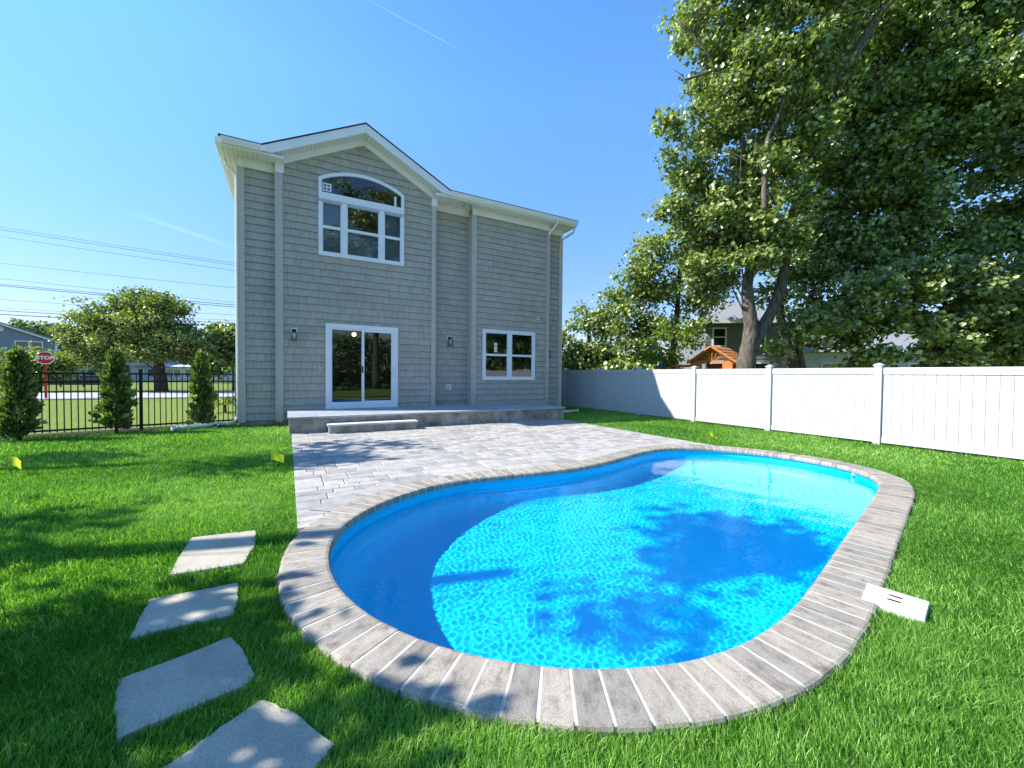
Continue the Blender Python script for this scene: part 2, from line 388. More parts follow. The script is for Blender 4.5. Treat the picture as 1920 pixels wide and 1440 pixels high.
# road beyond the black fence
def strip(name, a, b, wdt, z, mat):
    a = np.array(a); b = np.array(b); d = (b - a) / np.hypot(*(b - a)); n = np.array((-d[1], d[0])) * wdt
    m = MB(); p = [a, b, b + n, a + n]; m.add([(x, y, z) for x, y in p] + [(x, y, z - .03) for x, y in p], [(0, 1, 2, 3), (0, 4, 5, 1), (1, 5, 6, 2), (2, 6, 7, 3), (3, 7, 4, 0)])
    return tag(m.build(name, mat), kind='structure')
rd = np.array((math.cos(R(24)), math.sin(R(24)))); rp = np.array((-19.2, 19.9))
strip('road', rp - rd * 80, rp + rd * 90, 7.4, -.02, M['asphalt'])
strip('kerb', rp - rd * 80 + np.array((.1, -.28)), rp + rd * 90 + np.array((.1, -.28)), .22, .03, M['cap'])

# ------------------------------------------------------------ patio
PL, PR, PT = 1.12, 8.35, -2.1
OUT32, OUT60 = off(.33), off(.62)
pm_ = MB(); prnd = []
vrow = PT
hs_ = [.155, .155, .235, .155, .235]; ri = 0; rws = random.Random(3)
OUT12 = off(.12)
while vrow > -9.6:
    h = hs_[rws.randrange(5)]; u = PL; ri += 1
    while u < PR - .02:
        wd = rws.choice([.155, .235, .235, .31, .31, .39]); u1 = min(u + wd, PR)
        if PR - u1 < .08: u1 = PR
        cx, cy = hw((u + u1) / 2, vrow - h / 2)
        xs = np.array([hw(a, b)[0] for a in (u, u1) for b in (vrow, vrow - h)] + [cx]); ys = np.array([hw(a, b)[1] for a in (u, u1) for b in (vrow, vrow - h)] + [cy])
        if not inside(xs, ys, OUT12).any():
            g = .004; zt = rws.uniform(-.002, .001); e = .007
            c = [(u + g, vrow - h + g), (u1 - g, vrow - h + g), (u1 - g, vrow - g), (u + g, vrow - g)]
            c2 = [(u + g + e, vrow - h + g + e), (u1 - g - e, vrow - h + g + e), (u1 - g - e, vrow - g - e), (u + g + e, vrow - g - e)]
            vs = [(*hw(a, b), -.03) for a, b in c] + [(*hw(a, b), zt - .005) for a, b in c] + [(*hw(a, b), zt) for a, b in c2]
            pm_.add(vs, [(0, 1, 5, 4), (1, 2, 6, 5), (2, 3, 7, 6), (3, 0, 4, 7), (4, 5, 9, 8), (5, 6, 10, 9), (6, 7, 11, 10), (7, 4, 8, 11), (8, 9, 10, 11)])
            prnd += [rws.random()] * 12
        u = u1
    vrow -= h
def with_rnd(o, r):
    a = o.data.attributes.new('rnd', 'FLOAT', 'POINT'); a.data.foreach_set('value', np.array(r, np.float32)); return o
patio = tag(with_rnd(pm_.build('patio', M['paver']), prnd), kind='structure')
# sand under the joints, and the curved border course along the coping
q = [hw(PL, PT), hw(PL, -9.6), hw(PR, -9.6), hw(PR, PT)]
xs = np.linspace(0, 1, 91); sb = MB()
UU, VV = np.meshgrid(np.linspace(PL + .005, PR - .005, 90), np.linspace(-9.6, PT, 90))
gx = A0[0] + U[0] * UU + V[0] * VV; gy = A0[1] + U[1] * UU + V[1] * VV
ins = inside(gx.ravel(), gy.ravel(), off(.22)).reshape(gx.shape)
sb.v = [(float(a), float(b), -.012) for a, b in zip(gx.ravel(), gy.ravel())]
for i in range(89):
    for j in range(89):
        if not (ins[i, j] or ins[i + 1, j] or ins[i, j + 1] or ins[i + 1, j + 1]):
            # keep the sand within the patio corner next to the pool only
            if VV[i, j] > -8.6 or UU[i, j] < 2.0:
                sb.f.append((i * 90 + j, i * 90 + j + 1, (i + 1) * 90 + j + 1, (i + 1) * 90 + j))
sb.build('joint_sand', M['sand'], patio)
bd = MB(); brnd = []; rb = random.Random(5); i = 0
IN2, OU2 = off(.328), off(.58)
while i < NP_:
    st = 9
    k = [(i + j) % NP_ for j in range(st + 1)]
    lu, lv = to_local(*(IN2[k] + OU2[k]).mean(0) / 2)
    lu1, lv1 = to_local(*OU2[k[0]]); lu2, lv2 = to_local(*OU2[k[-1]])
    if PL + .005 < min(lu, lu1, lu2) and max(lu, lu1, lu2) < PR - .05 and lv > -8.1:
        z = .004; n = len(k)
        a = IN2[k].copy(); b = OU2[k].copy(); a[0] += (a[1] - a[0]) * .12; b[0] += (b[1] - b[0]) * .12
        vs = [(*p, z) for p in a] + [(*p, z) for p in b] + [(*p, -.03) for p in b]
        fs = [(j + n, j + 1 + n, j + 1, j) for j in range(n - 1)] + [(j + 2 * n, j + 1 + 2 * n, j + 1 + n, j + n) for j in range(n - 1)]
        bd.add(vs, [f[::-1] for f in fs]); brnd += [rb.random()] * len(vs)
    i += st
with_rnd(bd.build('paver_border', M['paver'], patio), brnd)

# ------------------------------------------------------------ pool
pool = thing('swimming_pool', 'kidney shaped blue pool rimmed with grey stone coping', 'swimming pool', (*CUR.mean(0), 0))
porg = tuple(pool.location)
def shell_mat():
    m = NB('blue_fibreglass'); v = m.coords(); a = m.noise(v, 70, 3, .7); b = m.noise(v, 6, 3)
    col = m.ramp(a, [(.3, (.0, .50, .84)), (.5, (.0, .555, .88)), (.72, (.015, .62, .92))])
    m.base(col); return m.done(.35, .4)
M['shell'] = shell_mat()
prof = [(.035, .0), (.035, -.10), (.03, -.24), (-.01, -.252), (-.015, -.42), (-.055, -.432), (-.07, -.58), (-.10, -.70), (-.17, -.78), (-.28, -.83), (-.43, -.855), (-.62, -.865)]
sh = MB(); rings = []
for d, z in prof:
    P = CUR + NRM * d
    P = smooth(P, 2, int(abs(min(d, 0)) * 60)); rings.append(P); sh.v += [(float(x), float(y), z - .03 + .03) for x, y in P]
for r_ in range(len(prof) - 1):
    for i in range(NP_):
        j = (i + 1) % NP_; sh.f.append((r_ * NP_ + i, (r_ + 1) * NP_ + i, (r_ + 1) * NP_ + j, r_ * NP_ + j))
c = rings[-1].mean(0); base_i = (len(prof) - 1) * NP_
for ring_k in range(1, 7):
    t = ring_k / 7
    sh.v += [(float(x), float(y), -.865) for x, y in rings[-1] * (1 - t) + c * t]
    a0 = base_i + (ring_k - 1) * NP_; b0 = base_i + ring_k * NP_
    for i in range(NP_):
        j = (i + 1) % NP_; sh.f.append((a0 + i, b0 + i, b0 + j, a0 + j))
sh.v.append((float(c[0]), float(c[1]), -.865)); ci = len(sh.v) - 1; a0 = base_i + 6 * NP_
for i in range(NP_): sh.f.append((a0 + i, ci, a0 + (i + 1) % NP_))
sh.build('shell', M['shell'], pool, True, org=porg)
# coping stones with bullnose edge, white mortar between
ns = int(round(LEN / .127)); cp = MB(); crnd = []; csx = []; csy = []; csk = []; rc = random.Random(9)
dense, L2 = resample(CUR, ns * 12); dn = normals(dense)
def coff(d):
    P = dense + dn * d
    return smooth(P, 2, 20) if d > .2 else P
CP = {d: coff(d) for d in (.0, .004, .016, .035, .305, .318, .325)}
sec = [(.035, -.055), (.004, -.05), (.0, -.028), (.004, -.006), (.016, .008), (.035, .014), (.305, .014), (.318, .008), (.325, -.004), (.325, -.05)]
for s_ in range(ns):
    g = rc.uniform(1.4, 1.75); vs = []
    ks = [s_ * 12 + x for x in (0, 3, 6, 9, 12)]
    dz = rc.uniform(-.0008, .002); dr = rc.uniform(-.003, .008); J = 5
    for jj, k in enumerate(ks):
        kk = k % len(dense); kn = (k + 1) % len(dense); kp = (k - 1) % len(dense)
        sh_ = {0: g, 4: -g}.get(jj, 0) * .46
        for d, z in sec:
            P = CP[d][kk]; T = (CP[d][kn] - CP[d][kp]) / 2
            X = P + T * sh_ + (dn[kk] * dr if d > .3 else 0)
            vs.append((float(X[0]), float(X[1]), z + dz)); csx.append(jj * .031 + s_ * 1.7); csy.append(d - z); csk.append(s_ * 3.1)
    n = len(sec); fs = []
    for jj in range(J - 1):
        for q in range(n - 1):
            fs.append((jj * n + q, (jj + 1) * n + q, (jj + 1) * n + q + 1, jj * n + q + 1)[::-1])
    fs.append(tuple(range(n))); fs.append(tuple(range((J - 1) * n, J * n))[::-1])
    cp.add(vs, fs); crnd += [rc.random()] * len(vs)
cpo = with_rnd(cp.build('coping', M['coping'], pool, org=porg), crnd)
for nm, dat in (('sx', csx), ('sy', csy), ('sk', csk)): a = cpo.data.attributes.new(nm, 'FLOAT', 'POINT'); a.data.foreach_set('value', np.array(dat, np.float32))
mo = MB(); n = len(dense); secm = [(.035, -.053), (.0055, -.047), (.002, -.028), (.0055, -.0075), (.017, .0065), (.035, .0125), (.305, .0125), (.316, .006), (.318, -.05)]
CPm = {d: (CP[d] if d in CP else coff(d)) for d, z in secm}
for d, z in secm: mo.v += [(float(x), float(y), z) for x, y in CPm[d]]
for q in range(len(secm) - 1):
    for i in range(n):
        j = (i + 1) % n; mo.f.append((q * n + j, q * n + i, (q + 1) * n + i, (q + 1) * n + j)[::-1])
mo.build('mortar', M['mortar'], pool, org=porg)
# return jet fitting on the far wall and skimmer mouth
k = int(np.argmin(np.hypot(*(CUR - np.array(ground(1603, 880))).T)))
fj = MB(); a_ = CUR[k] + NRM[k] * .04; b_ = CUR[k] - NRM[k] * .0
fj.tube([(*a_, -.075), (*b_, -.075)], .02, 14)
fj.build('return_jet', M['skim'], pool, org=porg)

# water
WZ = -.115
def water_mat():
    m = NB('pool_water'); m.t.nodes.remove(m.b)
    g = m.n('BsdfGlass'); g.inputs['IOR'].default_value = 1.333; g.inputs['Roughness'].default_value = 0; g.inputs['Color'].default_value = (.96, 1, 1, 1)
    m.l(g.outputs[0], m.out.inputs['Surface']); return m.m
M['water'] = water_mat()
sun.cycles.is_caustics_light = True
def water():
    """rippled surface sheet; real refraction so that the ripples focus the sun on the pool floor"""
    g = .009; x0, y0 = CUR.min(0) - .1; x1, y1 = CUR.max(0) + .1
    gx_, gy_ = np.meshgrid(np.arange(x0, x1, g), np.arange(y0, y1, g), indexing='ij')
    r = np.random.default_rng(4); hz = np.zeros_like(gx_)
    for n, l0, l1, slope in ((60, .03, .075, .0029), (12, .2, .6, .0032)):
        for _ in range(n):
            a = r.uniform(0, 2 * PI); L = r.uniform(l0, l1); k = 2 * PI / L
            hz += np.sin((gx_ * math.cos(a) + gy_ * math.sin(a)) * k + r.uniform(0, 6)) * slope / k
    ins = inside(gx_.ravel(), gy_.ravel(), off(.07)).reshape(gx_.shape)
    idx = -np.ones(gx_.shape, int); idx[ins] = np.arange(ins.sum())
    q = ins[:-1, :-1] & ins[1:, :-1] & ins[1:, 1:] & ins[:-1, 1:]
    F = np.stack([idx[:-1, :-1][q], idx[1:, :-1][q], idx[1:, 1:][q], idx[:-1, 1:][q]], 1)
    o = fast_mesh('water', np.c_[gx_[ins], gy_[ins], WZ + hz[ins]], F.ravel(), np.full(len(F), 4), M['water'], None, None, True)
    o.cycles.is_caustics_caster = True; tag(o, kind='structure')
water()
for o in pool.children: o.cycles.is_caustics_receiver = True

# skimmer lid at the right of the pool
sk = [ground(1626, 1100), ground(1616, 1127), ground(1735, 1166), ground(1743, 1136)]
sc_ = np.mean(sk, 0); skt = thing('skimmer_lid', 'white rectangular plastic skimmer lid set in grass beside coping', 'pool skimmer', (*map(float, sc_), 0))
b = MB(); pp = [tuple(np.array(p) - sc_) for p in sk]; b.prism(pp, -.03, .026); b.build('lid', M['skim'], skt, bevel=.006)
b = MB(); c0 = (np.array(pp[0]) + pp[1] ) / 2; c1 = (np.array(pp[2]) + pp[3]) / 2; ax = (c1 - c0) / np.hypot(*(c1 - c0)); sd = np.array((-ax[1], ax[0]))
for ss in (1, -1):
    cc = sd * .034 * ss
    q = [cc + ax * a + sd * bb for a, bb in ((-.024, -.009), (.024, -.009), (.031, -.005), (.033, 0), (.031, .005), (.024, .009), (-.024, .009), (-.031, .005), (-.033, 0), (-.031, -.005))]
    b.prism([tuple(p) for p in q], .0265, .0285)
b.build('finger_hole', M['black'], skt)

# stepping stones
ST = [([(359, 1007), (480, 993), (479, 1019), (457, 1056), (316, 1078), (336, 1040)], 'square grey flagstone farthest up the lawn, nearest the patio'),
 ([(281, 1122), (360, 1108), (447, 1091), (446, 1120), (439, 1152), (340, 1172), (242, 1197), (262, 1155)], 'second flagstone from the patio, wide and fully sunlit'),
 ([(222, 1272), (330, 1232), (431, 1192), (455, 1215), (477, 1264), (461, 1283), (340, 1335), (219, 1383), (213, 1310)], 'third flagstone from the patio, mostly in tree shade'),
 ([(297, 1442), (395, 1375), (490, 1308), (553, 1336), (628, 1393), (590, 1440), (520, 1540), (380, 1600), (235, 1540)], 'nearest flagstone, cut by the bottom edge of the photo')]
STONES = []
for k, (pp, lab) in enumerate(ST):
    q = np.array([ground(*p) for p in pp]); ar = np.sum(q[:, 0] * np.roll(q[:, 1], -1) - np.roll(q[:, 0], -1) * q[:, 1])
    if ar < 0: q = q[::-1]
    cc = q.mean(0); rr = random.Random(k); e = []
    for i in range(len(q)):
        a, b2 = q[i], q[(i + 1) % len(q)]
        for t in np.linspace(0, 1, 6)[:-1]:
            p = a + (b2 - a) * t + np.array((rr.uniform(-1, 1), rr.uniform(-1, 1))) * .0045; e.append(p - cc)
    e = np.array(e); STONES.append(e + cc)
    n = len(e); ring = [(e, -.04), (e, -.012), (e * .985, -.002)]
    m = MB()
    for P, z in ring: m.v += [(float(x), float(y), z) for x, y in P]
    for r_ in range(2):
        for i in range(n): m.f.append((r_ * n + i, r_ * n + (i + 1) % n, (r_ + 1) * n + (i + 1) % n, (r_ + 1) * n + i))
    m.f.append(tuple(range(2 * n, 3 * n)))
    o = with_rnd(m.build('stepping_stone', M['flag']), [rr.uniform(.4, .7)] * 3 * n); o.location = (float(cc[0]), float(cc[1]), 0)
    tag(o, lab, 'stepping stone', 'flagstone path across the lawn')

# ------------------------------------------------------------ house
H_ = thing('house', 'two storey taupe shingled house with white arched gable window behind pool', 'house', (*hw(0, 0), 0), HEAD)
BA, BB = .82, 5.04                       # gabled bay
ARC0, ARC1, ARZ, ARP = 1.78, 4.06, 6.58, 6.89
def arc(u, grow=0.0):
    r = (((ARC1 - ARC0) / 2) ** 2 + (ARP - ARZ) ** 2) / (2 * (ARP - ARZ)) ; cz = ARP - r; x = u - (ARC0 + ARC1) / 2
    return cz + math.sqrt(max((r + grow) ** 2 - x * x, 0))
def gable_top(u): return 7.86 - .515 * abs(u - 2.93)
class Opening:
    def __init__(s, u0, u1, z0, top): s.u0, s.u1, s.z0, s.top = u0, u1, z0, top
    def hi(s, u): return s.top(u) if callable(s.top) else s.top
def cells(ua, ub, za, zb, ops, ztop=None, fine=.05):
    """split a rectangle into quads (u0,u1,zlo0,zlo1,zhi0,zhi1) leaving the openings free"""
    br = {ua, ub}; hit = [o for o in ops if o.u0 < ub and o.u1 > ua and o.z0 < zb and (max(o.hi(max(ua, o.u0)), o.hi(min(ub, o.u1)), o.hi((max(ua, o.u0) + min(ub, o.u1)) / 2)) > za)]
    for o in hit:
        for x in (o.u0, o.u1):
            if ua < x < ub: br.add(x)
        if callable(o.top):
            x = max(ua, o.u0)
            while x < min(ub, o.u1): br.add(x); x += fine
    if ztop and ua < 2.93 < ub: br.add(2.93)
    br = sorted(br); out = []
    for a, b in zip(br, br[1:]):
        if b - a < 1e-4: continue
        t0, t1 = (zb, zb) if not ztop else (min(zb, ztop(a)), min(zb, ztop(b)))
        segs = [(za, za, t0, t1)]
        for o in hit:
            if o.u0 <= a + 1e-6 and o.u1 >= b - 1e-6:
                new = []
                for l0, l1, h0, h1 in segs:
                    if o.z0 > l0: new.append((l0, l1, min(h0, o.z0), min(h1, o.z0)))
                    n0, n1 = max(l0, o.hi(a)), max(l1, o.hi(b))
                    if h0 > n0 or h1 > n1: new.append((n0, n1, max(h0, n0), max(h1, n1)))
                segs = new
        out += [(a, b) + s_ for s_ in segs if (s_[2] - s_[0] > 1e-3 or s_[3] - s_[1] > 1e-3)]
    return out
ROW = .1925
def siding(u0, u1, v, z0, z1, ops=(), ztop=None, seed=1, facing='front'):
    """wall backing plus courses of individual shakes; facing 'left' lays the wall along v at fixed u"""
    rr = random.Random(seed); wall = MB(); sh = MB(); rn = []
    def put(m, c, d0, d1):        # c: cell, d0 depth at bottom, d1 depth at top
        a, b, l0, l1, h0, h1 = c
        if facing == 'front':
            f = lambda s_, z, d: (s_, v - d, z)
        else:                     # left-facing wall at u=v0, running along +v
            f = lambda s_, z, d: (v - d, s_, z)
        vs = [f(a, l0, d0), f(b, l1, d0), f(b, h1, d1), f(a, h0, d1), f(a, l0, 0), f(b, l1, 0), f(b, h1, 0), f(a, h0, 0)]
        fs = [(0, 1, 2, 3), (0, 4, 5, 1), (1, 5, 6, 2), (0, 3, 7, 4), (3, 2, 6, 7)]
        if facing == 'left': fs = [x[::-1] for x in fs]
        m.add(vs, fs)
    for c in cells(u0, u1, z0, z1, ops, ztop, .1): put(wall, c, .001, .001)
    z = z0; 
    while z < z1 - .01:
        u = u0 - rr.uniform(0, .15)
        while u < u1:
            wd = rr.choice([.13, .16, .19, .22, .26, .30]); a, b = max(u, u0) + .0025, min(u + wd, u1) - .0025
            if b - a > .02:
                zl = z + rr.choice([0, 0, 0, .004, -.003]); d = rr.uniform(.036, .043); k = rr.random()
                for c in cells(a, b, zl, min(z + ROW - .0035, z1), ops, ztop):
                    put(sh, c, d, .003); rn += [k] * 8
            u += wd
        z += ROW
    w_ = wall.build('wall', M['sheath'], H_)
    with_rnd(sh.build('shingle_siding', M['shake'], H_), rn)
FZ = 6.69            # soffit height
DOOR = Opening(1.95, 3.89, .36, 2.69); ARCH = Opening(ARC0, ARC1, 4.515, arc); W2 = Opening(6.64, 8.66, 1.155, 2.83)
siding(0, BA, 0, .10, FZ, seed=1)
siding(BA, BB, -.15, .10, 7.86, [DOOR, ARCH], gable_top, seed=2)
siding(BB, 6.28, .15, .10, FZ, seed=3)
siding(6.28, 9.22, -.15, .10, FZ, [W2], seed=4)
siding(9.22, 9.95, .1, .10, FZ, seed=5)
siding(-.15, 0, BA, .1, FZ, seed=6, facing='left')
siding(-.15, .15, 6.28, .1, FZ, seed=7, facing='left')
siding(0, 11.5, 0, .10, FZ, seed=8, facing='left')
b = MB(); b.box((9.96, .1, .0), (10.0, 11.5, FZ)); b.box((0.02, 11.48, 0), (9.98, 11.52, FZ)); b.box((BB - .02, -.14, .1), (BB, .15, FZ)); b.box((9.2, -.14, .1), (9.219, .1, FZ)); b.build('wall', M['shake'], H_)
b = MB(); b.box((.0, .01, -.05), (9.95, .1, .10)); b.box((BA, -.14, -.05), (BB, .0, .10)); b.box((6.28, -.14, -.05), (9.2, .0, .1)); b.box((.005, .1, -.05), (.1, 11.4, .10)); b.build('foundation', M['block'], H_)
def cboard(u0, u1, v, z0=.06, z1=FZ - .2, side=None):
    b = MB(); b.box((u0, v - .058, z0), (u1, v - .001, z1))
    if side is not None: b.box((u0 - .046, v - .058, z0), (u0 - .002, v + side, z1))
    return b.build('corner_board', M['board'], H_, bevel=.004)
cboard(.0, .115, 0, side=.11); cboard(BA, BA + .13, -.15, side=.12, z1=FZ - .23); cboard(BB - .14, BB, -.15, z1=FZ - .22)
cboard(6.28, 6.40, -.15, side=.28); cboard(9.10, 9.22, -.15); cboard(9.83, 9.96, .1)
# eaves: soffit, frieze, fascia, gutter
VF = -.52
def eave(u0, u1, parts):
    b = MB(); b.box((u0, VF + .02, FZ), (u1, .3, FZ + .02)); b.build('soffit', M['soffit'], H_)
    b = MB(); b.box((u0, VF - .02, FZ - .02), (u1, VF + .018, FZ + .17)); b.build('fascia', M['white'], H_)
    g = MB(); n = 14
    pr = [(VF - .02, FZ + .155), (VF - .02, FZ + .03), (VF - .075, FZ + .02), (VF - .095, FZ + .06), (VF - .125, FZ + .12), (VF - .125, FZ + .155), (VF - .115, FZ + .155), (VF - .115, FZ + .12), (VF - .085, FZ + .06), (VF - .07, FZ + .032), (VF - .03, FZ + .04), (VF - .03, FZ + .155)]
    k = len(pr); g.add([(u0, y, z) for y, z in pr] + [(u1, y, z) for y, z in pr], [(i, (i + 1) % k, k + (i + 1) % k, k + i) for i in range(k)] + [tuple(range(k))[::-1], tuple(range(k, 2 * k))])
    g.build('gutter', M['white'], H_)
    for a, c, v in parts:
        b = MB(); b.box((a, v - .06, FZ - .215), (c, v - .002, FZ - .001)); b.build('frieze', M['white'], H_)
eave(-.30, .50, [(-.03, BA - .03, 0)])
eave(5.36, 10.16, [(BB, 6.26, .15), (6.25, 9.23, -.15), (9.235, 9.99, .1)])
# left and right side eaves
for s_, u in ((-1, -.30), (1, 10.16)):
    b = MB(); b.box((u, .3, FZ), (u + (.32 if s_ < 0 else -.25), 11.9, FZ + .02)); b.build('soffit', M['soffit'], H_)
    b = MB(); b.box((u - .03, VF - .02, FZ - .02), (u + .002, 11.9, FZ + .17)); b.box((u - .12, VF - .02, FZ + .03), (u - .032, 11.9, FZ + .16)); b.build('gutter', M['white'], H_)
b = MB(); b.box((-.045, .06, FZ - .215), (-.016, 11.5, FZ - .001)); b.build('frieze', M['white'], H_)
# main hip roof
def roof():
    b = MB(); u0, u1, v0, v1 = -.36, 10.22, VF - .05, 11.95; z = FZ + .18; s_ = .40
    vl = (2.93, v0 + 3.13)
    for t in (0, .035):
        hh = (u1 - u0) / 2 * s_
        vs = [(u0, v0, z + t), (u1, v0, z + t), (u1, v1, z + t), (u0, v1, z + t), ((u0 + u1) / 2, v0 + (u1 - u0) / 2, z + hh + t), ((u0 + u1) / 2, v1 - (u1 - u0) / 2, z + hh + t), (.50, v0, z + t), (2.93, vl[1], z + .4 * 3.13 + t), (5.36, v0, z + t)]
        k = len(b.v); b.v += vs
        fs = [(0, 6, 7, 4), (7, 8, 1, 4), (1, 2, 5, 4), (2, 3, 5), (3, 0, 4, 5)]
        b.f += [tuple(i + k for i in (f if t else f[::-1])) for f in fs]
    for i, j in ((0, 6), (6, 7), (7, 8), (8, 1), (1, 2), (2, 3), (3, 0)): b.f.append((i, j, 9 + j, 9 + i))
    b.build('roof', M['shingle'], H_)
    # cross gable over the bay
    g = MB(); uc = 2.93; a = .515; zc = 8.12; e = 2.46; th = .035; vf = VF - .06; vb = 4.0
    for sg in (-1, 1):
        ue = uc + sg * e; ze = zc - a * e
        p = [(uc, zc), (ue, ze), (ue, ze + th), (uc, zc + th)]
        if sg > 0: p = p[::-1]
        g.slab(p, vf, vb)
    g.build('gable_roof', M['shingle'], H_)
    # rake fascia, rake soffit, rake frieze
    f = MB()
    for sg in (-1, 1):
        ue = uc + sg * (e - .02); z = lambda u, d: zc - a * abs(u - uc) - d
        zb = FZ + .06
        ub = uc + sg * ((zc - .235 - zb) / a)
        poly = [(uc, z(uc, .002)), (uc, z(uc, .235)), (ub, zb), (ue, zb), (ue, z(ue, .002))]
        if sg < 0: pass
        else: poly = poly[::-1]
        f.slab(poly, VF - .045, VF)
    f.build('rake_fascia', M['white'], H_)
    s2 = MB()
    for sg in (-1, 1):
        ue = uc + sg * 2.36
        p = [(uc, zc - .235), (ue, zc - .235 - a * 2.36), (ue, zc - .215 - a * 2.36), (uc, zc - .215)]
        if sg > 0: p = p[::-1]
        s2.slab(p, VF + .001, -.152)
    s2.build('rake_soffit', M['soffit'], H_)
    fr_ = MB()
    for sg in (-1, 1):
        ue = uc + sg * 2.14; d0, d1 = .236, .40
        p = [(uc, zc - d0), (uc, zc - d1), (ue, zc - d1 - a * 2.14), (ue, zc - d0 - a * 2.14)]
        if sg > 0: p = p[::-1]
        fr_.slab(p, -.212, -.152)
    fr_.build('rake_frieze', M['white'], H_)
    # boxed returns at the foot of each rake
    for a0, a1, c0, c1 in ((.47, BA + .16, BA - .04, BA + .16), (BB - .12, 5.40, BB - .14, BB + .04)):
        q = MB(); q.box((a0, VF + .002, FZ - .005), (a1, -.153, FZ + .055)); q.box((c0, -.215, FZ - .23), (c1, -.153, FZ - .004)); q.build('eave_return', M['white'], H_)
roof()
for a_, c_ in ((.501, .85), (5.01, 5.359)):
    b = MB(); b.box((a_, -.152, FZ + .001), (c_, .3, FZ + .019)); b.build('soffit', M['soffit'], H_)
# downspouts
def downspout(pts, r=.035): 
    b = MB(); b.tube(pts, r, 6); return b.build('downspout', M['board'] if pts[0][0] > 1 else M['pipe'], H_)
b = MB(); b.tube([(9.30, VF - .07, FZ + .03), (9.30, VF - .07, FZ - .04), (9.17, -.26, FZ - .34), (9.17, -.23, FZ - .42)], .04, 8); b.build('downspout', M['white'], H_)
b = MB(); b.box((9.13, -.27, .38), (9.21, -.185, FZ - .36)); b.build('downspout', M['board'], H_, bevel=.01)
b = MB(); b.tube([(-.30, .25, FZ + .03), (-.30, .25, FZ - .1), (-.09, .2, FZ - .35), (-.075, .2, FZ - .45), (-.075, .2, .25), (-.12, .15, .1), (-.3, -.1, .035)], .034, 8); b.build('downspout', M['pipe'], H_)
b = MB(); b.tube([(10.28, VF + .25, FZ + .03), (10.26, VF + .3, FZ - .1), (10.12, 0.05, FZ - .22), (10.03, .15, FZ - .3), (10.03, .15, .1)], .04, 8); b.build('downspout', M['pipe'], H_)

# windows -------------------------------------------------
def frame_rect(m, u0, u1, z0, z1, w_, y0, y1):
    m.box((u0, y0, z0), (u1, y1, z0 + w_)); m.box((u0, y0, z1 - w_), (u1, y1, z1))
    m.box((u0, y0, z0 + w_), (u0 + w_, y1, z1 - w_)); m.box((u1 - w_, y0, z0 + w_), (u1, y1, z1 - w_))
def pane(u0, u1, z0, z1, v, par): 
    b = MB(); b.box((u0, v, z0), (u1, v + .008, z1)); return b.build('pane', M['glass'], par)
def room(u0, u1, v0, v1, z0, z1, wallm, floorm):
    b = MB()   # inward facing shell with the window side open
    b.add([(u0, v0, z0), (u1, v0, z0), (u1, v1, z0), (u0, v1, z0), (u0, v0, z1), (u1, v0, z1), (u1, v1, z1), (u0, v1, z1)],
          [(4, 7, 6, 5), (3, 2, 6, 7), (0, 3, 7, 4), (1, 5, 6, 2)])
    b.build('room', wallm, H_)
    b = MB(); b.add([(u0, v0, z0), (u1, v0, z0), (u1, v1, z0), (u0, v1, z0)], [(0, 1, 2, 3)]); b.build('room_floor', floorm, H_)
room(1.2, 5.0, -.12, 5, .40, 2.95, M['room'], M['roomfloor'])
room(1.2, 4.9, -.12, 4, 3.9, 7.2, M['room'], M['roomfloor'])
room(6.3, 9.15, -.12, 4, .4, 2.95, M['room'], M['roomfloor'])
vF = -.215          # casing face
# arched triple window
aw = MB()
frame_rect(aw, ARC0, ARC1, 4.515, 6.02, .085, vF, -.11)
aw.box((ARC0, vF, 4.605 + 1.33), (ARC1, -.111, 6.20))                # transom bar
def arch_band(m, u0, u1, g0, g1, y0, y1, zmin, n=24):
    lo = []; hi = []
    for i in range(n + 1):
        u = u0 + (u1 - u0) * i / n; lo.append((u, max(arc(u, g0), zmin))); hi.append((u, arc(u, g1)))
    for i in range(n): m.slab([lo[i], lo[i + 1], hi[i + 1], hi[i]], y0, y1)
arch_band(aw, ARC0, ARC1, -.085, .0, vF, -.11, 6.2)
aw.box((ARC0, vF + .001, 6.2), (ARC0 + .085, -.11, 6.54)); aw.box((ARC1 - .085, vF + .001, 6.2), (ARC1, -.11, 6.54))
for uu in (2.42, 3.42): aw.box((uu - .065, vF - .002, 4.60), (uu + .065, -.11, 6.0))
for a, c in ((ARC0 + .085, 2.355), (2.485, 3.355), (3.485, ARC1 - .085)):
    aw.box((a, vF + .015, 5.25), (c, -.13, 5.325))
    frame_rect(aw, a, c, 4.60, 5.955, .028, vF + .02, -.13)
AW = aw.build('arched_window', M['winwhite'], H_)
for a, c in ((ARC0 + .1, 2.35), (2.49, 3.35), (3.49, ARC1 - .1)):
    pane(a, c, 4.62, 5.255, -.165, AW); pane(a, c, 5.32, 5.95, -.175, AW)
ap = MB(); pts = [(ARC0 + .06, 6.19)] + [(ARC1 - .06, 6.19)] + [(u, arc(u, -.06)) for u in np.linspace(ARC1 - .06, ARC0 + .06, 22)]
ap.slab(pts, -.17, -.162); ap.build('pane', M['glass'], AW)
st = MB(); st.box((1.885, -.178, 6.25), (2.10, -.173, 6.46)); st.build('sticker', M['signwhite'], AW)
st = MB()
for i in range(2):
    for j in range(2): st.box((1.91 + i * .09, -.181, 6.275 + j * .09), (1.98 + i * .09, -.1785, 6.34 + j * .09))
st.build('sticker_print', M['tealglass'], AW)
st = MB(); st.box((3.78, -.178, 6.21), (3.84, -.173, 6.50)); st.build('sticker', M['signwhite'], AW)
bl = MB()
for a, c in ((ARC0 + .06, 2.36), (3.48, ARC1 - .06)): bl.box((a, -.06, 4.6), (c, -.055, 6.0))
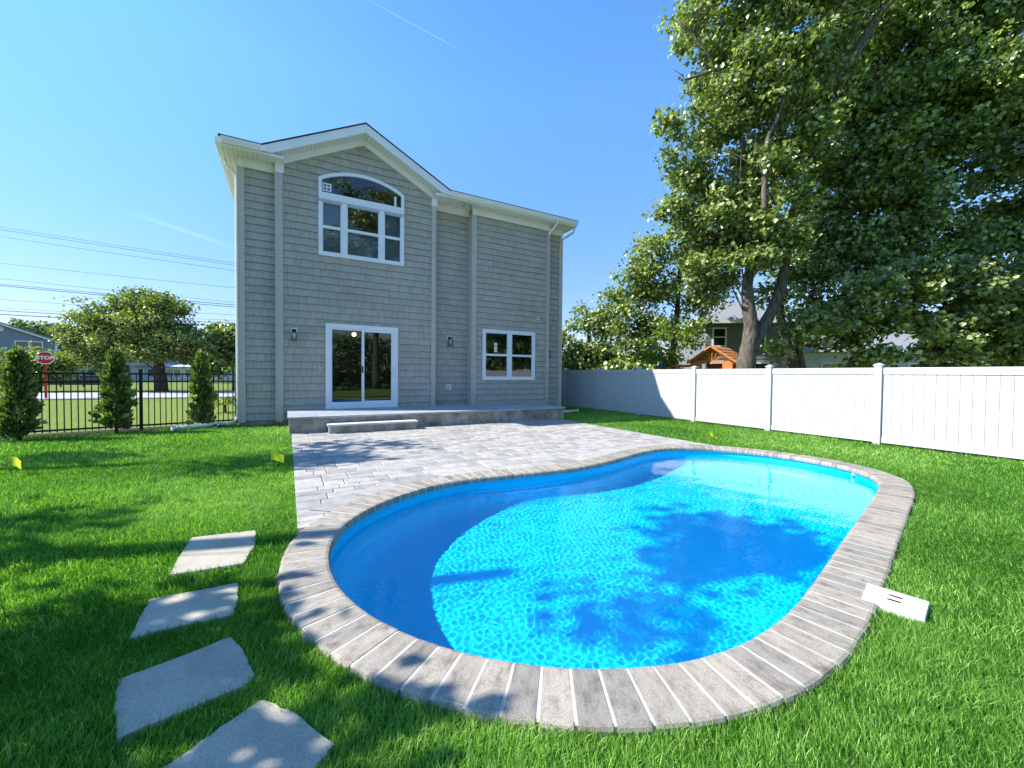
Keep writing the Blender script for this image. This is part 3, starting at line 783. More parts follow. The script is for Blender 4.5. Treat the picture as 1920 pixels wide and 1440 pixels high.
bl.box((2.48, -.06, 4.6), (3.36, -.055, 5.3)); bl.build('window_shade', M['blind'], AW)
# twin double-hung window
tw = MB(); u0, u1, z0, z1 = 6.64, 8.66, 1.155, 2.83
frame_rect(tw, u0, u1, z0, z1, .09, vF, -.11); tw.box((7.585, vF - .002, z0 + .09), (7.715, -.11, z1 - .09))
for a, c in ((u0 + .09, 7.585), (7.715, u1 - .09)):
    tw.box((a, vF + .015, 1.96), (c, -.13, 2.03)); frame_rect(tw, a, c, z0 + .09, z1 - .09, .028, vF + .02, -.13)
TW = tw.build('twin_window', M['winwhite'], H_)
for a, c in ((u0 + .1, 7.58), (7.72, u1 - .1)):
    pane(a, c, z0 + .1, 1.965, -.165, TW); pane(a, c, 2.025, z1 - .1, -.175, TW)
st = MB(); st.box((7.07, -.182, 2.09), (7.18, -.177, 2.40)); st.build('sticker', M['signwhite'], TW)
st = MB(); st.box((7.08, -.185, 2.11), (7.17, -.1825, 2.20)); st.build('sticker_print', M['yellow'], TW)
st = MB(); st.box((7.08, -.185, 2.27), (7.17, -.1825, 2.31)); st.build('sticker_print', M['greysiding'], TW)
# sliding door
sd_ = MB(); u0, u1, z0, z1 = 1.95, 3.89, .36, 2.69
sd_.box((u0, vF, z1 - .11), (u1, -.10, z1)); sd_.box((u0, vF, z0), (u0 + .12, -.10, z1 - .11)); sd_.box((u1 - .12, vF, z0), (u1, -.10, z1 - .11)); sd_.box((u0 + .12, vF, z0), (u1 - .12, -.10, z0 + .13))
SD = sd_.build('sliding_door', M['winwhite'], H_)
s1 = MB(); frame_rect(s1, u0 + .12, 2.95, z0 + .13, z1 - .11, .045, vF + .04, -.13); s1.build('door_panel', M['winwhite'], SD)
s1 = MB(); frame_rect(s1, 2.88, u1 - .12, z0 + .13, z1 - .11, .07, vF + .015, vF + .038); s1.build('door_panel', M['winwhite'], SD)
pane(u0 + .16, 2.91, z0 + .17, z1 - .15, -.150, SD); pane(2.94, u1 - .18, z0 + .19, z1 - .17, -.180, SD)
hn = MB(); hn.box((2.885, vF - .02, 1.36), (2.915, vF + .014, 1.54)); hn.build('door_handle', M['black'], SD)
hn = MB(); hn.tube([(3.735, vF + .016, 1.48), (3.735, vF - .035, 1.46), (3.735, vF - .04, 1.38), (3.735, vF - .035, 1.30), (3.735, vF + .016, 1.28)], .014, 8); hn.build('door_handle', M['winwhite'], SD)

def hthing(name, label, cat, u, v, z, group=None): 
    x, y = hw(u, v); return thing(name, label, cat, (x, y, z), HEAD, group)
# ceiling lamp seen through the door
cl = hthing('ceiling_lamp', 'small pink lit globe lamp seen inside the sliding glass door', 'ceiling lamp', 3.0, 2.2, 2.62)
b = MB(); b.tube([(0, 0, 0), (0, 0, .33)], .015, 8); b.tube([(0, 0, .30), (0, 0, .325)], .06, 12); b.build('stem', M['chrome'], cl)
b = MB(); N_ = 10
b.tube([(0, 0, .02 - .075 * math.cos(PI * i / N_)) for i in range(N_ + 1)], [.075 * math.sin(PI * i / N_) + .001 for i in range(N_ + 1)], 14); b.build('lamp_globe', M['lit'], cl, True)

# wall lanterns
def lantern(label, u, v, z, src=None):
    if src:
        o = copy_tree(src); o.location = (*hw(u, v), z); o['label'] = label; return o
    t = hthing('wall_lantern', label, 'wall lamp', u, v, z, 'black box lanterns on the rear wall')
    b = MB(); b.box((-.07, -.035, -.02), (.07, .0, .16)); b.build('back_plate', M['winwhite'], t, bevel=.004)
    b = MB(); b.box((-.05, -.065, .03), (.05, -.036, .12)); b.box((-.012, -.12, .085), (.012, -.06, .11)); b.box((-.05, -.16, .045), (.05, -.07, .062)); b.build('bracket', M['black'], t)
    b = MB(); r0, r1, zt, zb = .05, .066, .045, -.17
    for sx, sy in ((1, 1), (1, -1), (-1, 1), (-1, -1)): b.tube([(sx * r0, -.125 + sy * r0, zt), (sx * r1, -.125 + sy * r1, zb)], .0065, 4)
    for zz, r_ in ((zt, r0), (zb, r1)):
        for sx, sy, ex, ey in ((-1, -1, 1, -1), (1, -1, 1, 1), (1, 1, -1, 1), (-1, 1, -1, -1)): b.tube([(sx * r_, -.125 + sy * r_, zz), (ex * r_, -.125 + ey * r_, zz)], .0065, 4)
    b.build('cage', M['black'], t)
    b = MB(); q = lambda r_, z: [(-r_, -.125 - r_, z), (r_, -.125 - r_, z), (r_, -.125 + r_, z), (-r_, -.125 + r_, z)]
    b.add(q(.047, .04) + q(.062, -.165), [(0, 4, 5, 1), (1, 5, 6, 2), (2, 6, 7, 3), (3, 7, 4, 0)]); b.build('lamp_glass', M['lampglass'], t)
    b = MB(); b.tube([(0, -.125, .04), (0, -.125, -.01)], .014, 8); b.tube([(0, -.125, -.01), (0, -.125, -.04), (0, -.125, -.08), (0, -.125, -.10)], [.012, .03, .03, .008], 10); b.build('bulb', M['signwhite'], t, True)
    return t
L1 = lantern('black lantern left of the sliding glass door', 1.20, -.168, 2.36)
lantern('black lantern between the door bay and the twin window', 5.60, .132, 2.42, L1)
lantern('black lantern at the right end of the wall, seen edge on', 9.35, .08, 2.18, L1)
# small fixtures
t = hthing('exhaust_vent', 'small round white vent above right of the twin window', 'wall vent', 8.80, -.17, 3.34)
b = MB(); b.tube([(0, 0, 0), (0, -.03, 0)], [.065, .055], 16); b.build('ring', M['winwhite'], t); b = MB(); b.tube([(0, -.031, 0), (0, -.036, 0)], [.03, .028], 12); b.build('vent_hole', M['dark'], t)
t = hthing('outlet_box', 'square white outdoor outlet box low on the recessed wall', 'outlet', 5.59, .133, .915)
b = MB(); b.box((-.09, -.02, -.09), (.09, 0, .09)); b.build('mounting_plate', M['winwhite'], t, bevel=.004)
b = MB(); b.box((-.055, -.06, -.06), (.05, -.021, .055)); b.build('cover', M['board'], t, bevel=.008)
b = MB(); b.tube([(.035, -.062, 0), (.035, -.075, 0)], .03, 12); b.build('knob', M['signwhite'], t)
t = hthing('hose_tap', 'small brass and white hose tap beside left edge of sliding door', 'hose tap', 1.83, -.17, 1.47)
b = MB(); b.box((-.04, -.012, -.05), (.04, 0, .05)); b.build('mounting_plate', M['winwhite'], t, bevel=.003)
b = MB(); b.tube([(0, -.01, 0), (0, -.08, 0), (0, -.10, -.03), (0, -.10, -.07)], .013, 8); b.build('spout', M['chrome'], t, True)
b = MB(); b.tube([(0, -.05, .01), (0, -.05, .04)], .008, 6); b.tube([(0, -.05, .04), (0, -.05, .05)], .03, 10); b.build('valve_wheel', M['redpost'], t)
t = hthing('flood_light', 'grey twin head flood light fixed under the eave right of gable', 'flood light', 5.95, -.42, FZ - .001)
b = MB(); b.tube([(0, 0, 0), (0, 0, -.03)], .06, 14); b.tube([(0, 0, -.03), (0, 0, -.07)], .015, 8); b.build('mounting_plate', M['winwhite'], t)
for sx in (-1, 1):
    b = MB(); b.tube([(sx * .01, 0, -.06), (sx * .06, -.03, -.09)], .012, 8); b.tube([(sx * .05, -.02, -.075), (sx * .10, -.07, -.12), (sx * .12, -.09, -.14)], [.03, .045, .055], 12); b.build('lamp_head', M['chrome'], t)

# entry stoop
S_ = hthing('entry_stoop', 'low mottled stone landing with pale cap running below door and window', 'stoop', 1.07, -2.2, 0)
SL, SWd = 7.43, 1.99
b = MB(); x = 0; rr = random.Random(2)
while x < SL - .03:
    x1 = min(x + rr.uniform(.75, 1.25), SL); 
    if SL - x1 < .3: x1 = SL
    b.box((x + .003, 0.03, -.04), (x1 - .003, .25, .315)); x = x1
b.box((.001, .26, -.04), (.25, SWd, .315)); b.box((SL - .25, .26, -.04), (SL - .001, SWd, .315)); b.build('riser_wall', M['block'], S_, bevel=.006)
b = MB(); x = -.03; rn = []
ys = [(-.02, .40), (.405, .95), (.955, 1.5), (1.505, SWd)]
for j, (y0, y1) in enumerate(ys):
    x = -.03 ; first = True
    while x < SL + .02:
        x1 = min(x + rr.choice([.45, .6, .75]), SL + .03)
        if SL + .03 - x1 < .2: x1 = SL + .03
        b.box((x + .002, y0 + .002, .318), (x1 - .002, y1 - .002, .362)); rn += [rr.random()] * 8; x = x1
with_rnd(b.build('cap', M['tile'], S_), rn)
b = MB(); b.box((0, .0, -.03), (1.96, .32, .15)); b2 = b
stp = [ (0.78, -.33) ]
b = MB(); b.box((.78, -.33, -.04), (2.73, -.0, .155)); b.build('step', M['block'], S_, bevel=.006)
b = MB(); b.box((.75, -.36, .158), (2.76, -.002, .20)); b.build('tread', M['cap'], S_, bevel=.006)
# drain pipes on the ground
t = thing('drain_pipe', 'white flat downspout extension curving along lawn edge at house left corner', 'drain pipe', (*hw(-.15, .1), 0))
ox, oy = hw(-.15, .1)
pl = [(*hw(-.32, -.12), .05), (*hw(-.48, -.28), .045), (*ground(420, 797), .04), (*ground(385, 801), .04), (*ground(328, 806), .04)]
b = MB(); b.tube(pl, .048, 8); b.build('pipe', M['pipe'], t, True, org=(ox, oy, 0))
e0, e1 = ground(328, 806), ground(323, 806.6); b = MB(); b.tube([(*e0, .04), (*e1, .04)], .056, 8); b.build('pipe_end', M['pipe'], t, org=(ox, oy, 0))
a_, c_ = hw(8.75, -.9), hw(10.25, -.55)
t = thing('drain_pipe', 'short white pipe lying on shaded grass right of the landing', 'drain pipe', (*a_, 0))
b = MB(); b.tube([(*a_, .05), (*hw(9.5, -.75), .05), (*c_, .05)], .045, 8); b.build('pipe', M['pipe'], t, True, org=(*a_, 0))
e_ = hw(10.32, -.54); b = MB(); b.tube([(*c_, .05), (*e_, .05)], .055, 8); b.build('pipe_end', M['pipe'], t, org=(*a_, 0))

# ------------------------------------------------------------ white fence
FU = 11.72
wf = thing('vinyl_fence', 'long white vinyl privacy fence behind the pool and lawn', 'fence', (*hw(FU, 0), 0), HEAD)
posts = [-12.97 + 2.16 * i for i in range(13)]
for i, pv in enumerate(posts):
    b = MB(); b.box((-.065, pv - .065, -.04), (.065, pv + .065, 1.60)); b.build('post', M['vinyl'], wf, bevel=.008)
    b = MB(); b.box((-.078, pv - .078, 1.601), (.078, pv + .078, 1.625)); k = len(b.v)
    b.add([(-.07, pv - .07, 1.626), (.07, pv - .07, 1.626), (.07, pv + .07, 1.626), (-.07, pv + .07, 1.626), (0, pv, 1.665)], [(0, 1, 4), (1, 2, 4), (2, 3, 4), (3, 0, 4)])
    b.build('post_cap', M['vinyl'], wf)
    if i < len(posts) - 1:
        a, c = pv + .066, posts[i + 1] - .066
        for z0_, z1_ in ((1.42, 1.56), (.02, .13)): b = MB(); b.box((-.028, a, z0_), (.028, c, z1_)); b.build('rail', M['vinyl'], wf, bevel=.006)
        b = MB(); n = 13; wv = (c - a) / n
        for q in range(n):
            y0 = a + q * wv; y1 = y0 + wv; g = .0035
            b.add([(-.012, y0 + g, .125), (-.012, y1 - g, .125), (-.012, y1 - g, 1.425), (-.012, y0 + g, 1.425), (.002, y0, .125), (.002, y1, .125), (.002, y1, 1.425), (.002, y0, 1.425)],
                  [(3, 2, 1, 0), (0, 4, 7, 3), (1, 2, 6, 5)])
        b.box((.003, a, .125), (.014, c, 1.425)); b.build('panel', M['vinyl'], wf)

# ------------------------------------------------------------ black picket fence
pA, pB = np.array(hw(-.12, .62)), np.array(hw(-6.6, -1.0))
bd_ = (pB - pA); bl_ = np.hypot(*bd_); bang = math.atan2(bd_[1], bd_[0])
bf = thing('picket_fence', 'black metal picket fence between lawn and street at left', 'fence', (*map(float, pA), 0), bang)
for z0_ in (1.26, 1.08, .06): b = MB(); b.box((0, -.018, z0_), (bl_, .018, z0_ + .038)); b.build('rail', M['black'], bf)
for i in range(4):
    x = .02 + i * 1.86
    b = MB(); b.box((x - .032, -.032, -.05), (x + .032, .032, 1.36)); b.box((x - .038, -.038, 1.361), (x + .038, .038, 1.385)); b.build('post', M['black'], bf)
x = .10
while x < bl_ - .05:
    if min(abs(x - (.02 + i * 1.86)) for i in range(4)) > .05:
        b = MB(); b.box((x - .0095, -.0095, .03), (x + .0095, .0095, 1.257)); b.build('picket', M['black'], bf)
    x += .103

# ------------------------------------------------------------ trees and shrubs
LEAF = np.array([(0, 0, 0), (.42, .30, .05), (.30, .62, .10), (0, 1.0, .0), (-.30, .62, .10), (-.42, .30, .05)])
def leaves(name, C, size, mat, parent, org, seed, spread=.5, up=.5, droop=0.3, bunch=7, twig=.28, rmix=(.5, .28)):
    """C: (n,3) twig centres; each carries a bunch of folded leaf blades"""
    r = np.random.default_rng(seed); n = len(C) * bunch
    tw_ = r.normal(0, 1, (len(C), 3)); tw_ /= np.linalg.norm(tw_, axis=1)[:, None]
    base = np.repeat(C, bunch, 0) + r.normal(0, twig, (n, 3)) * np.array((1, 1, .6))
    ax = r.normal(0, 1, (n, 3)); ax[:, 2] -= droop * 1.6; ax /= np.linalg.norm(ax, axis=1)[:, None]
    nn = r.normal(0, spread, (n, 3)); nn[:, 2] += up; nn += np.array(SV) * .45; nn += np.repeat(tw_, bunch, 0) * .35
    nn -= ax * (nn * ax).sum(1)[:, None]; nn /= np.linalg.norm(nn, axis=1)[:, None] + 1e-9
    sx = np.cross(ax, nn); s_ = size * r.uniform(.6, 1.3, n)[:, None]
    V_ = np.zeros((n, 6, 3))
    for k, (a, b2, c2) in enumerate(LEAF): V_[:, k] = base + s_ * (sx * a * 1.15 + ax * b2 + nn * c2 * 1.3)
    k0 = np.arange(n) * 6
    F = np.stack([k0, k0 + 1, k0 + 2, k0 + 3, k0, k0 + 3, k0 + 4, k0 + 5], 1).ravel()
    cl = np.repeat(np.clip(r.normal(rmix[0], rmix[1], len(C)), 0, 1), bunch); rn = np.clip(cl + r.normal(0, .15, n), 0, 1)
    return fast_mesh(name, V_.reshape(-1, 3) - np.array(org), F, np.full(n * 2, 4), mat, parent, np.repeat(rn, 6))
def crown_points(blobs, per, seed, shell=.55, pad=16., flat=.27):
    r = np.random.default_rng(seed); out = []
    for (c, rad, wgt) in blobs:
        n = int(per * wgt); d = r.normal(0, 1, (n, 3)); d /= np.linalg.norm(d, axis=1)[:, None]
        rr = shell + (1 - shell) * r.random(n) ** .8
        rr *= 1 + .13 * np.sin(d[:, 0] * 7 + c[0]) * np.cos(d[:, 2] * 6 + c[1]) + .10 * np.sin(d[:, 1] * 11 + c[2] * 3)
        p = np.array(c) + d * rr[:, None] * np.array(rad)
        # knock holes so that light and sky come through
        nz = np.sin(p[:, 0] * 2.3 + seed) * np.sin(p[:, 1] * 2.1 + 1.3) * np.sin(p[:, 2] * 2.9 + seed * .7)
        out.append(p[(nz > -.32) | (r.random(n) < .25)])
    P = np.vstack(out); sc_b = np.mean([max(b[1]) for b in blobs])
    cs = min(.6, sc_b * .28); keep = P[r.random(len(P)) < 1 / pad]
    q = np.repeat(keep, int(pad), 0); out = [q + r.normal(0, 1, (len(q), 3)) * np.array((cs, cs, cs * flat))]
    out = np.vstack(out); return out[out[:, 2] > .25]
def limb(m, pts, r0, r1, n=10):
    P = [Vector(p) for p in pts]; out = []
    for i in range(len(P) - 1):
        for k in range(4):
            t = k / 4; a = P[max(i - 1, 0)]; b = P[i]; c = P[i + 1]; d = P[min(i + 2, len(P) - 1)]
            out.append(.5 * ((2 * b) + (c - a) * t + (2 * a - 5 * b + 4 * c - d) * t * t + (3 * b - a - 3 * c + d) * t ** 3))
    out.append(P[-1]); k = len(out); rd_ = [r0 + (r1 - r0) * (i / (k - 1)) ** .8 for i in range(k)]
    for i in range(1, k - 1): rd_[i] *= 1 + .05 * math.sin(i * 2.1 + r0 * 50)
    m.tube([tuple(p) for p in out], rd_, n)
def branches(m, root_pts, targets, r, seed):
    rr = random.Random(seed)
    for t in targets:
        s_ = rr.choice(root_pts); s_ = Vector(s_); t = Vector(t); mid = s_.lerp(t, .5) + Vector((rr.uniform(-.3, .3), rr.uniform(-.3, .3), rr.uniform(.0, .5)))
        limb(m, [s_, mid, t], r * rr.uniform(.6, 1), r * .2, 6)
def lumpy(blobs, k, seed, core=.3):
    """break big round masses into many leafy boughs with hollows between"""
    r = np.random.default_rng(seed); out = []
    for c, rad, w_ in blobs:
        out.append((c, tuple(x * .62 for x in rad), w_ * core))
        for _ in range(k):
            d = r.normal(0, 1, 3); d /= np.linalg.norm(d); q = r.uniform(.26, .44)
            out.append((tuple(np.array(c) + d * np.array(rad) * r.uniform(.62, .84)), (rad[0] * q, rad[1] * q, rad[2] * q * .72), w_ * (1 - core) / k * (q / .35) ** 2))
    return out
def tree(name, label, cat, base, trunks, blobs, per, size, leafm, barkm, seed, group=None, bunch=7, twig=.28, nb=10, br=.05, shell=.5, lump=8, **kw):
    if lump: blobs = lumpy(blobs, lump, seed)
    t = thing(name, label, cat, (base[0], base[1], 0), 0, group); org = (base[0], base[1], 0)
    m = MB(); starts = []
    for pts, r0, r1 in trunks: limb(m, pts, r0, r1, 12); starts += list(pts[1:])
    C = crown_points(blobs, per, seed, shell, 9. if lump else 16., .3)
    rs = np.random.default_rng(seed)
    branches(m, starts, [tuple(C[i]) for i in rs.integers(0, len(C), nb)], br, seed)
    m.build('trunk', M[barkm], t, True, org=org)
    leaves('crown', C, size, M[leafm], t, org, seed, bunch=bunch, twig=twig, **kw)
    return t
def blob(px, py, rpx, Y, dep=1.0, wgt=None, sx=1, sz=1):
    k = Y / FPX; r_ = rpx * k; return (at(px, py, Y), (r_ * sx, r_ * dep, r_ * sz), wgt if wgt else (rpx / 100.) ** 2)

# big forked maple behind the fence
Y = 13.2; P_ = lambda x, y, Yo=0: at(x, y, Y + Yo)
trunksA = [([(*at(1392, 700, Y)[:2], -.1), P_(1398, 690), P_(1403, 655), P_(1408, 615), P_(1402, 560), P_(1403, 520), P_(1420, 470), P_(1432, 400)], .33, .10),
           ([P_(1403, 660), P_(1430, 615, .1), P_(1457, 560, .2), P_(1470, 510, .2), P_(1485, 420, .2), P_(1505, 325), P_(1545, 240), P_(1562, 190), P_(1600, 100), P_(1650, 20), P_(1700, -40)], .21, .045),
           ([P_(1425, 470), P_(1400, 400, .3), P_(1395, 300, .5), P_(1380, 180, .5), P_(1350, 90, .5)], .14, .03),
           ([P_(1432, 402, -1.2), P_(1434, 330, -1.2), P_(1440, 260, -1.2), P_(1462, 210, -1), P_(1470, 140, -.9), P_(1440, 40, -.8)], .085, .03),
           ([P_(1562, 190), P_(1600, 120, -.4), P_(1632, 60, -.5), P_(1690, -20, -.5)], .07, .03),
           ([P_(1380, 120), P_(1300, 60, -.6), P_(1270, 40, -.6), P_(1240, 35, -.6)], .03, .006), ([P_(1380, 260), P_(1310, 215, -.6), P_(1285, 150, -.7), P_(1262, 130, -.7)], .03, .006)]
blobsA = [blob(*a) for a in [
 (1350, -10, 75, Y, 1.2), (1440, 40, 95, Y, 1.4), (1540, 30, 85, Y + .5, 1.4), (1360, 120, 70, Y, 1.3), (1450, 150, 95, Y + .3, 1.3), (1340, 210, 62, Y, 1.3), (1262, 238, 42, Y, 1.2), (1300, 290, 60, Y, 1.2),
 (1400, 270, 90, Y + .5, 1.3), (1310, 370, 65, Y, 1.2), (1380, 370, 85, Y + .4, 1.3), (1330, 440, 62, Y, 1.2), (1500, 200, 70, Y + 1.3, 1.2), (1480, 300, 80, Y + 1.4, 1.0), (1470, 430, 45, Y - .5, .8),
 (1455, 485, 34, Y - .7, .6), (1445, 545, 26, Y + .8, .7), (1415, 415, 45, Y - .9, .6), (1480, 360, 50, Y - .8, .7), (1400, 470, 34, Y - .8, .6), (1530, 250, 45, Y - .6, .7), (1500, 110, 60, Y - .6, .7), (1350, 460, 60, Y + .8, 1), (1500, 600, 34, Y + .8, .8), (1470, 650, 22, Y + 1, .8), (1300, 60, 38, Y, 1.2), (1340, 520, 60, Y + 1.5, 1.0), (1550, -80, 100, Y, 1.2), (1440, -90, 100, Y, 1.2)]]
tree('maple_tree', 'tall forked maple with sunlit pale green leaves rising left of centre over fence', 'tree', ground(1392, 800, 0) and at(1392, 700, Y)[:2], trunksA, blobsA, 820, .125, 'leafA', 'bark', 11, 'trees beyond the white fence', nb=34, br=.04, twig=.16, bunch=9)
# dead twigs reaching out of the crown's left side are part of its trunk mesh (branches)

Y = 15.5
trunksB = [([(*at(1600, 700, Y)[:2], -.1), P_(1600, 690, 2.3), P_(1605, 560, 2.3), P_(1620, 400, 2.3), P_(1660, 200, 2.3), P_(1700, 0, 2.3)], .35, .10),
           ([P_(1605, 560, 2.3), P_(1700, 420, 2), P_(1800, 300, 2), P_(1880, 200, 2)], .16, .04), ([P_(1620, 400, 2.3), P_(1560, 300, 2.4), P_(1540, 200, 2.4)], .12, .04)]
blobsB = [blob(*a) for a in [
 (1600, 60, 105, Y, 1.1), (1700, 30, 120, Y, 1.1), (1820, 20, 120, Y, 1.1), (1930, 60, 110, Y, 1.1), (1590, 200, 110, Y + .5, 1.1), (1700, 180, 120, Y, 1.0), (1810, 170, 110, Y, 1.0), (1930, 220, 100, Y, 1.1),
 (1560, 330, 100, Y + .5, 1.1), (1660, 320, 115, Y, 1.0), (1780, 320, 110, Y, 1.0), (1900, 350, 110, Y, 1.0), (1540, 450, 90, Y + .4, 1.1), (1640, 450, 110, Y, 1.0), (1750, 460, 105, Y, 1.0), (1880, 480, 110, Y, 1.0),
 (1700, -110, 140, Y, 1.1), (1880, -110, 140, Y, 1.1), (2040, 150, 140, Y, 1.1), (2040, 400, 140, Y, 1.1)]]
tree('broadleaf_tree', 'huge dark green tree filling upper right above the white fence', 'tree', at(1600, 700, Y)[:2], trunksB, blobsB, 720, .15, 'leafB', 'barkD', 12, 'trees beyond the white fence', nb=40, br=.05, twig=.19, bunch=9)
Y = 13.6
blobsC = [blob(*a) for a in [(1600, 560, 70, Y, 1.0), (1700, 600, 80, Y, .9), (1620, 640, 60, Y, .9), (1800, 570, 85, Y, .9), (1880, 620, 80, Y, .9), (1780, 650, 60, Y, .9), (1960, 560, 90, Y, .9), (1540, 620, 45, Y, .9), (1680, 530, 60, Y, 1), (1920, 660, 60, Y, .9), (2040, 620, 90, Y, .9)]]
trunksC = [([(*at(1760, 700, Y)[:2], -.1), P_(1760, 690, .4), P_(1755, 640, .4), P_(1770, 580, .4), P_(1790, 520, .4)], .14, .05), ([P_(1755, 640, .4), P_(1690, 590, .3), P_(1640, 560, .3)], .07, .03), ([P_(1755, 640, .4), P_(1850, 600, .3), P_(1900, 560, .3)], .07, .03)]
tree('young_maple_tree', 'low spreading maple with bright drooping leaves just over fence at right', 'tree', at(1760, 700, Y)[:2], trunksC, blobsC, 760, .14, 'leafA', 'barkD', 13, 'trees beyond the white fence', nb=20, br=.03, twig=.17, bunch=9, droop=.6)
# double dark trunk between, its crown joining the dark mass
Y = 16
tr2 = [([(*at(1490, 700, Y)[:2], -.1), at(1488, 690, Y), at(1474, 640, Y), at(1462, 580, Y), at(1470, 500, Y)], .26, .12), ([at(1505, 700, Y), at(1498, 660, Y), at(1500, 610, Y), at(1530, 540, Y)], .17, .06)]
tree('leaning_tree', 'dark twin trunk leaning tree between the forked maple and the dark tree', 'tree', at(1490, 700, Y)[:2], tr2, [blob(1500, 470, 70, Y, 1), blob(1545, 560, 55, Y, 1), blob(1470, 540, 42, Y, .8), blob(1560, 400, 70, Y + .6, 1), blob(1535, 640, 45, Y, .8), blob(1510, 590, 40, Y, .8)], 560, .14, 'leafA', 'bark', 14, 'trees beyond the white fence', nb=12, br=.04)
Y = 21
tree('round_crowned_tree', 'mid green bushy tree behind fence, left of forked maple', 'tree', at(1260, 700, Y)[:2], [([(*at(1262, 700, Y)[:2], -.1), at(1262, 660, Y), at(1270, 580, Y), at(1275, 500, Y)], .22, .08)],
     [blob(*a) for a in [(1250, 470, 52, Y, 1), (1200, 520, 52, Y, 1), (1300, 500, 60, Y, 1), (1180, 560, 45, Y, 1), (1240, 570, 60, Y, 1), (1320, 470, 50, Y, 1), (1170, 610, 45, Y, 1), (1215, 490, 35, Y, 1), (1330, 550, 50, Y + 1, 1), (1200, 650, 50, Y + 1, 1)]], 760, .17, 'leafA', 'barkD', 15, 'trees beyond the white fence', nb=10, br=.05, bunch=7, twig=.30)
Y = 24
tree('round_crowned_tree', 'smallest round tree behind fence, beside right corner of house', 'tree', at(1100, 700, Y)[:2], [([(*at(1105, 700, Y)[:2], -.1), at(1105, 660, Y), at(1103, 600, Y)], .2, .08)],
     [blob(*a) for a in [(1100, 600, 42, Y, 1), (1075, 640, 42, Y, 1), (1130, 640, 45, Y, 1), (1145, 595, 30, Y, 1), (1090, 675, 40, Y, 1), (1150, 680, 35, Y, 1), (1040, 650, 35, Y, 1)]], 900, .19, 'leafA', 'barkD', 16, 'trees beyond the white fence', nb=8, br=.05, twig=.32)
Y = 17
tree('sapling_tree', 'small yellow green tree in front of the bushy tree, by the playset', 'tree', at(1262, 700, Y)[:2], [([(*at(1262, 700, Y)[:2], -.1), at(1264, 670, Y), at(1262, 620, Y), at(1258, 590, Y)], .07, .03)],
     [blob(*a) for a in [(1225, 650, 34, Y, 1), (1262, 612, 40, Y, 1), (1205, 680, 24, Y, 1), (1290, 640, 28, Y, 1), (1245, 672, 26, Y, 1), (1300, 600, 26, Y, 1)]], 620, .12, 'leafY', 'barkD', 17, 'trees beyond the white fence', nb=8, br=.02, twig=.22)
# far back row closing the gaps low behind the fence
Y = 34
for k, (px, top, wpx, lab) in enumerate([(1150, 640, 60, 'distant dark tree low behind the fence, next to the house corner'), (1600, 560, 120, 'distant tree filling gaps behind the dark tree'), (1850, 540, 130, 'distant tree behind the low spreading maple at far right'), (1420, 560, 80, 'distant tree behind the grey neighbour roof')]):
    tree('background_tree', lab, 'tree', at(px, 700, Y)[:2], [([(*at(px, 700, Y)[:2], -.1), at(px, 660, Y), at(px, top + 30, Y)], .25, .1)],
         [blob(px, top + wpx * .6, wpx * .6, Y, 1), blob(px - wpx * .5, top + wpx, wpx * .5, Y, 1), blob(px + wpx * .5, top + wpx, wpx * .5, Y, 1)], 900, .30, 'leafB', 'barkD', 30 + k, 'trees beyond the white fence', nb=4, bunch=6, twig=.45)

# street side
Y = 27
tree('street_tree', 'wide domed street tree with short dark trunk across the road', 'tree', at(299, 716, Y)[:2], [([(*at(303, 712, Y)[:2], -.1), at(300, 700, Y), at(296, 672, Y), at(290, 640, Y), at(280, 600, Y)], .42, .12), ([at(296, 672, Y), at(330, 640, Y), at(360, 610, Y)], .2, .06), ([at(296, 668, Y), at(240, 640, Y), at(200, 610, Y)], .2, .06)],
     [blob(*a) for a in [(270, 590, 50, Y, 1.3), (220, 595, 48, Y, 1.2), (320, 600, 48, Y, 1.2), (180, 625, 42, Y, 1.2), (160, 652, 36, Y, 1.2), (150, 618, 26, Y, 1.2), (350, 632, 36, Y, 1.2), (358, 655, 28, Y, 1.2), (270, 630, 58, Y, 1.3), (215, 645, 44, Y, 1.3), (320, 650, 44, Y, 1.2), (200, 672, 26, Y, 1.2), (350, 672, 22, Y, 1), (270, 565, 34, Y, 1.1), (235, 572, 26, Y, 1)]], 3400, .15, 'leafS', 'barkD', 21, None, nb=14, br=.07, twig=.26)
def bush(name, label, cat, px, py_top, py_bot, wpx, Y, mat, size, seed, n=700, group=None):
    x, y = at(px, 700, Y)[:2]; zt = at(px, py_top, Y)[2]; hw_ = wpx * Y / FPX / 2
    t = thing(name, label, cat, (x, y, 0), 0, group); m = MB(); limb(m, [(x, y, -.05), (x, y, zt * .4), (x + .05, y, zt * .8)], max(.04, hw_ * .08), .02, 6); m.build('trunk', M['barkD'], t, True, org=(x, y, 0))
    z0 = at(px, py_bot, Y)[2]
    leaves('crown', crown_points([((x, y, (zt + z0) / 2), (hw_, hw_ * .9, (zt - z0) / 2), 1)], n, seed, .4), size, M[mat], t, (x, y, 0), seed, twig=size * 1.3)
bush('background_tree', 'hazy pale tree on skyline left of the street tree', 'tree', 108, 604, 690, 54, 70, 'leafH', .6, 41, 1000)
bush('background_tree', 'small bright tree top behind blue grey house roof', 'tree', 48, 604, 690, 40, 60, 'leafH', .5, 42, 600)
bush('background_tree', 'dark conifer tip on skyline right of the street tree', 'tree', 410, 612, 690, 26, 65, 'leafB', .4, 43, 500)
bush('corner_tree', 'light green tree partly hidden by left corner of the house', 'tree', 437, 600, 690, 62, 30, 'leafS', .22, 44, 1000)
bush('background_tree', 'dim tree behind the white bungalow under the street tree', 'tree', 400, 655, 700, 40, 50, 'leafB', .4, 46, 800)
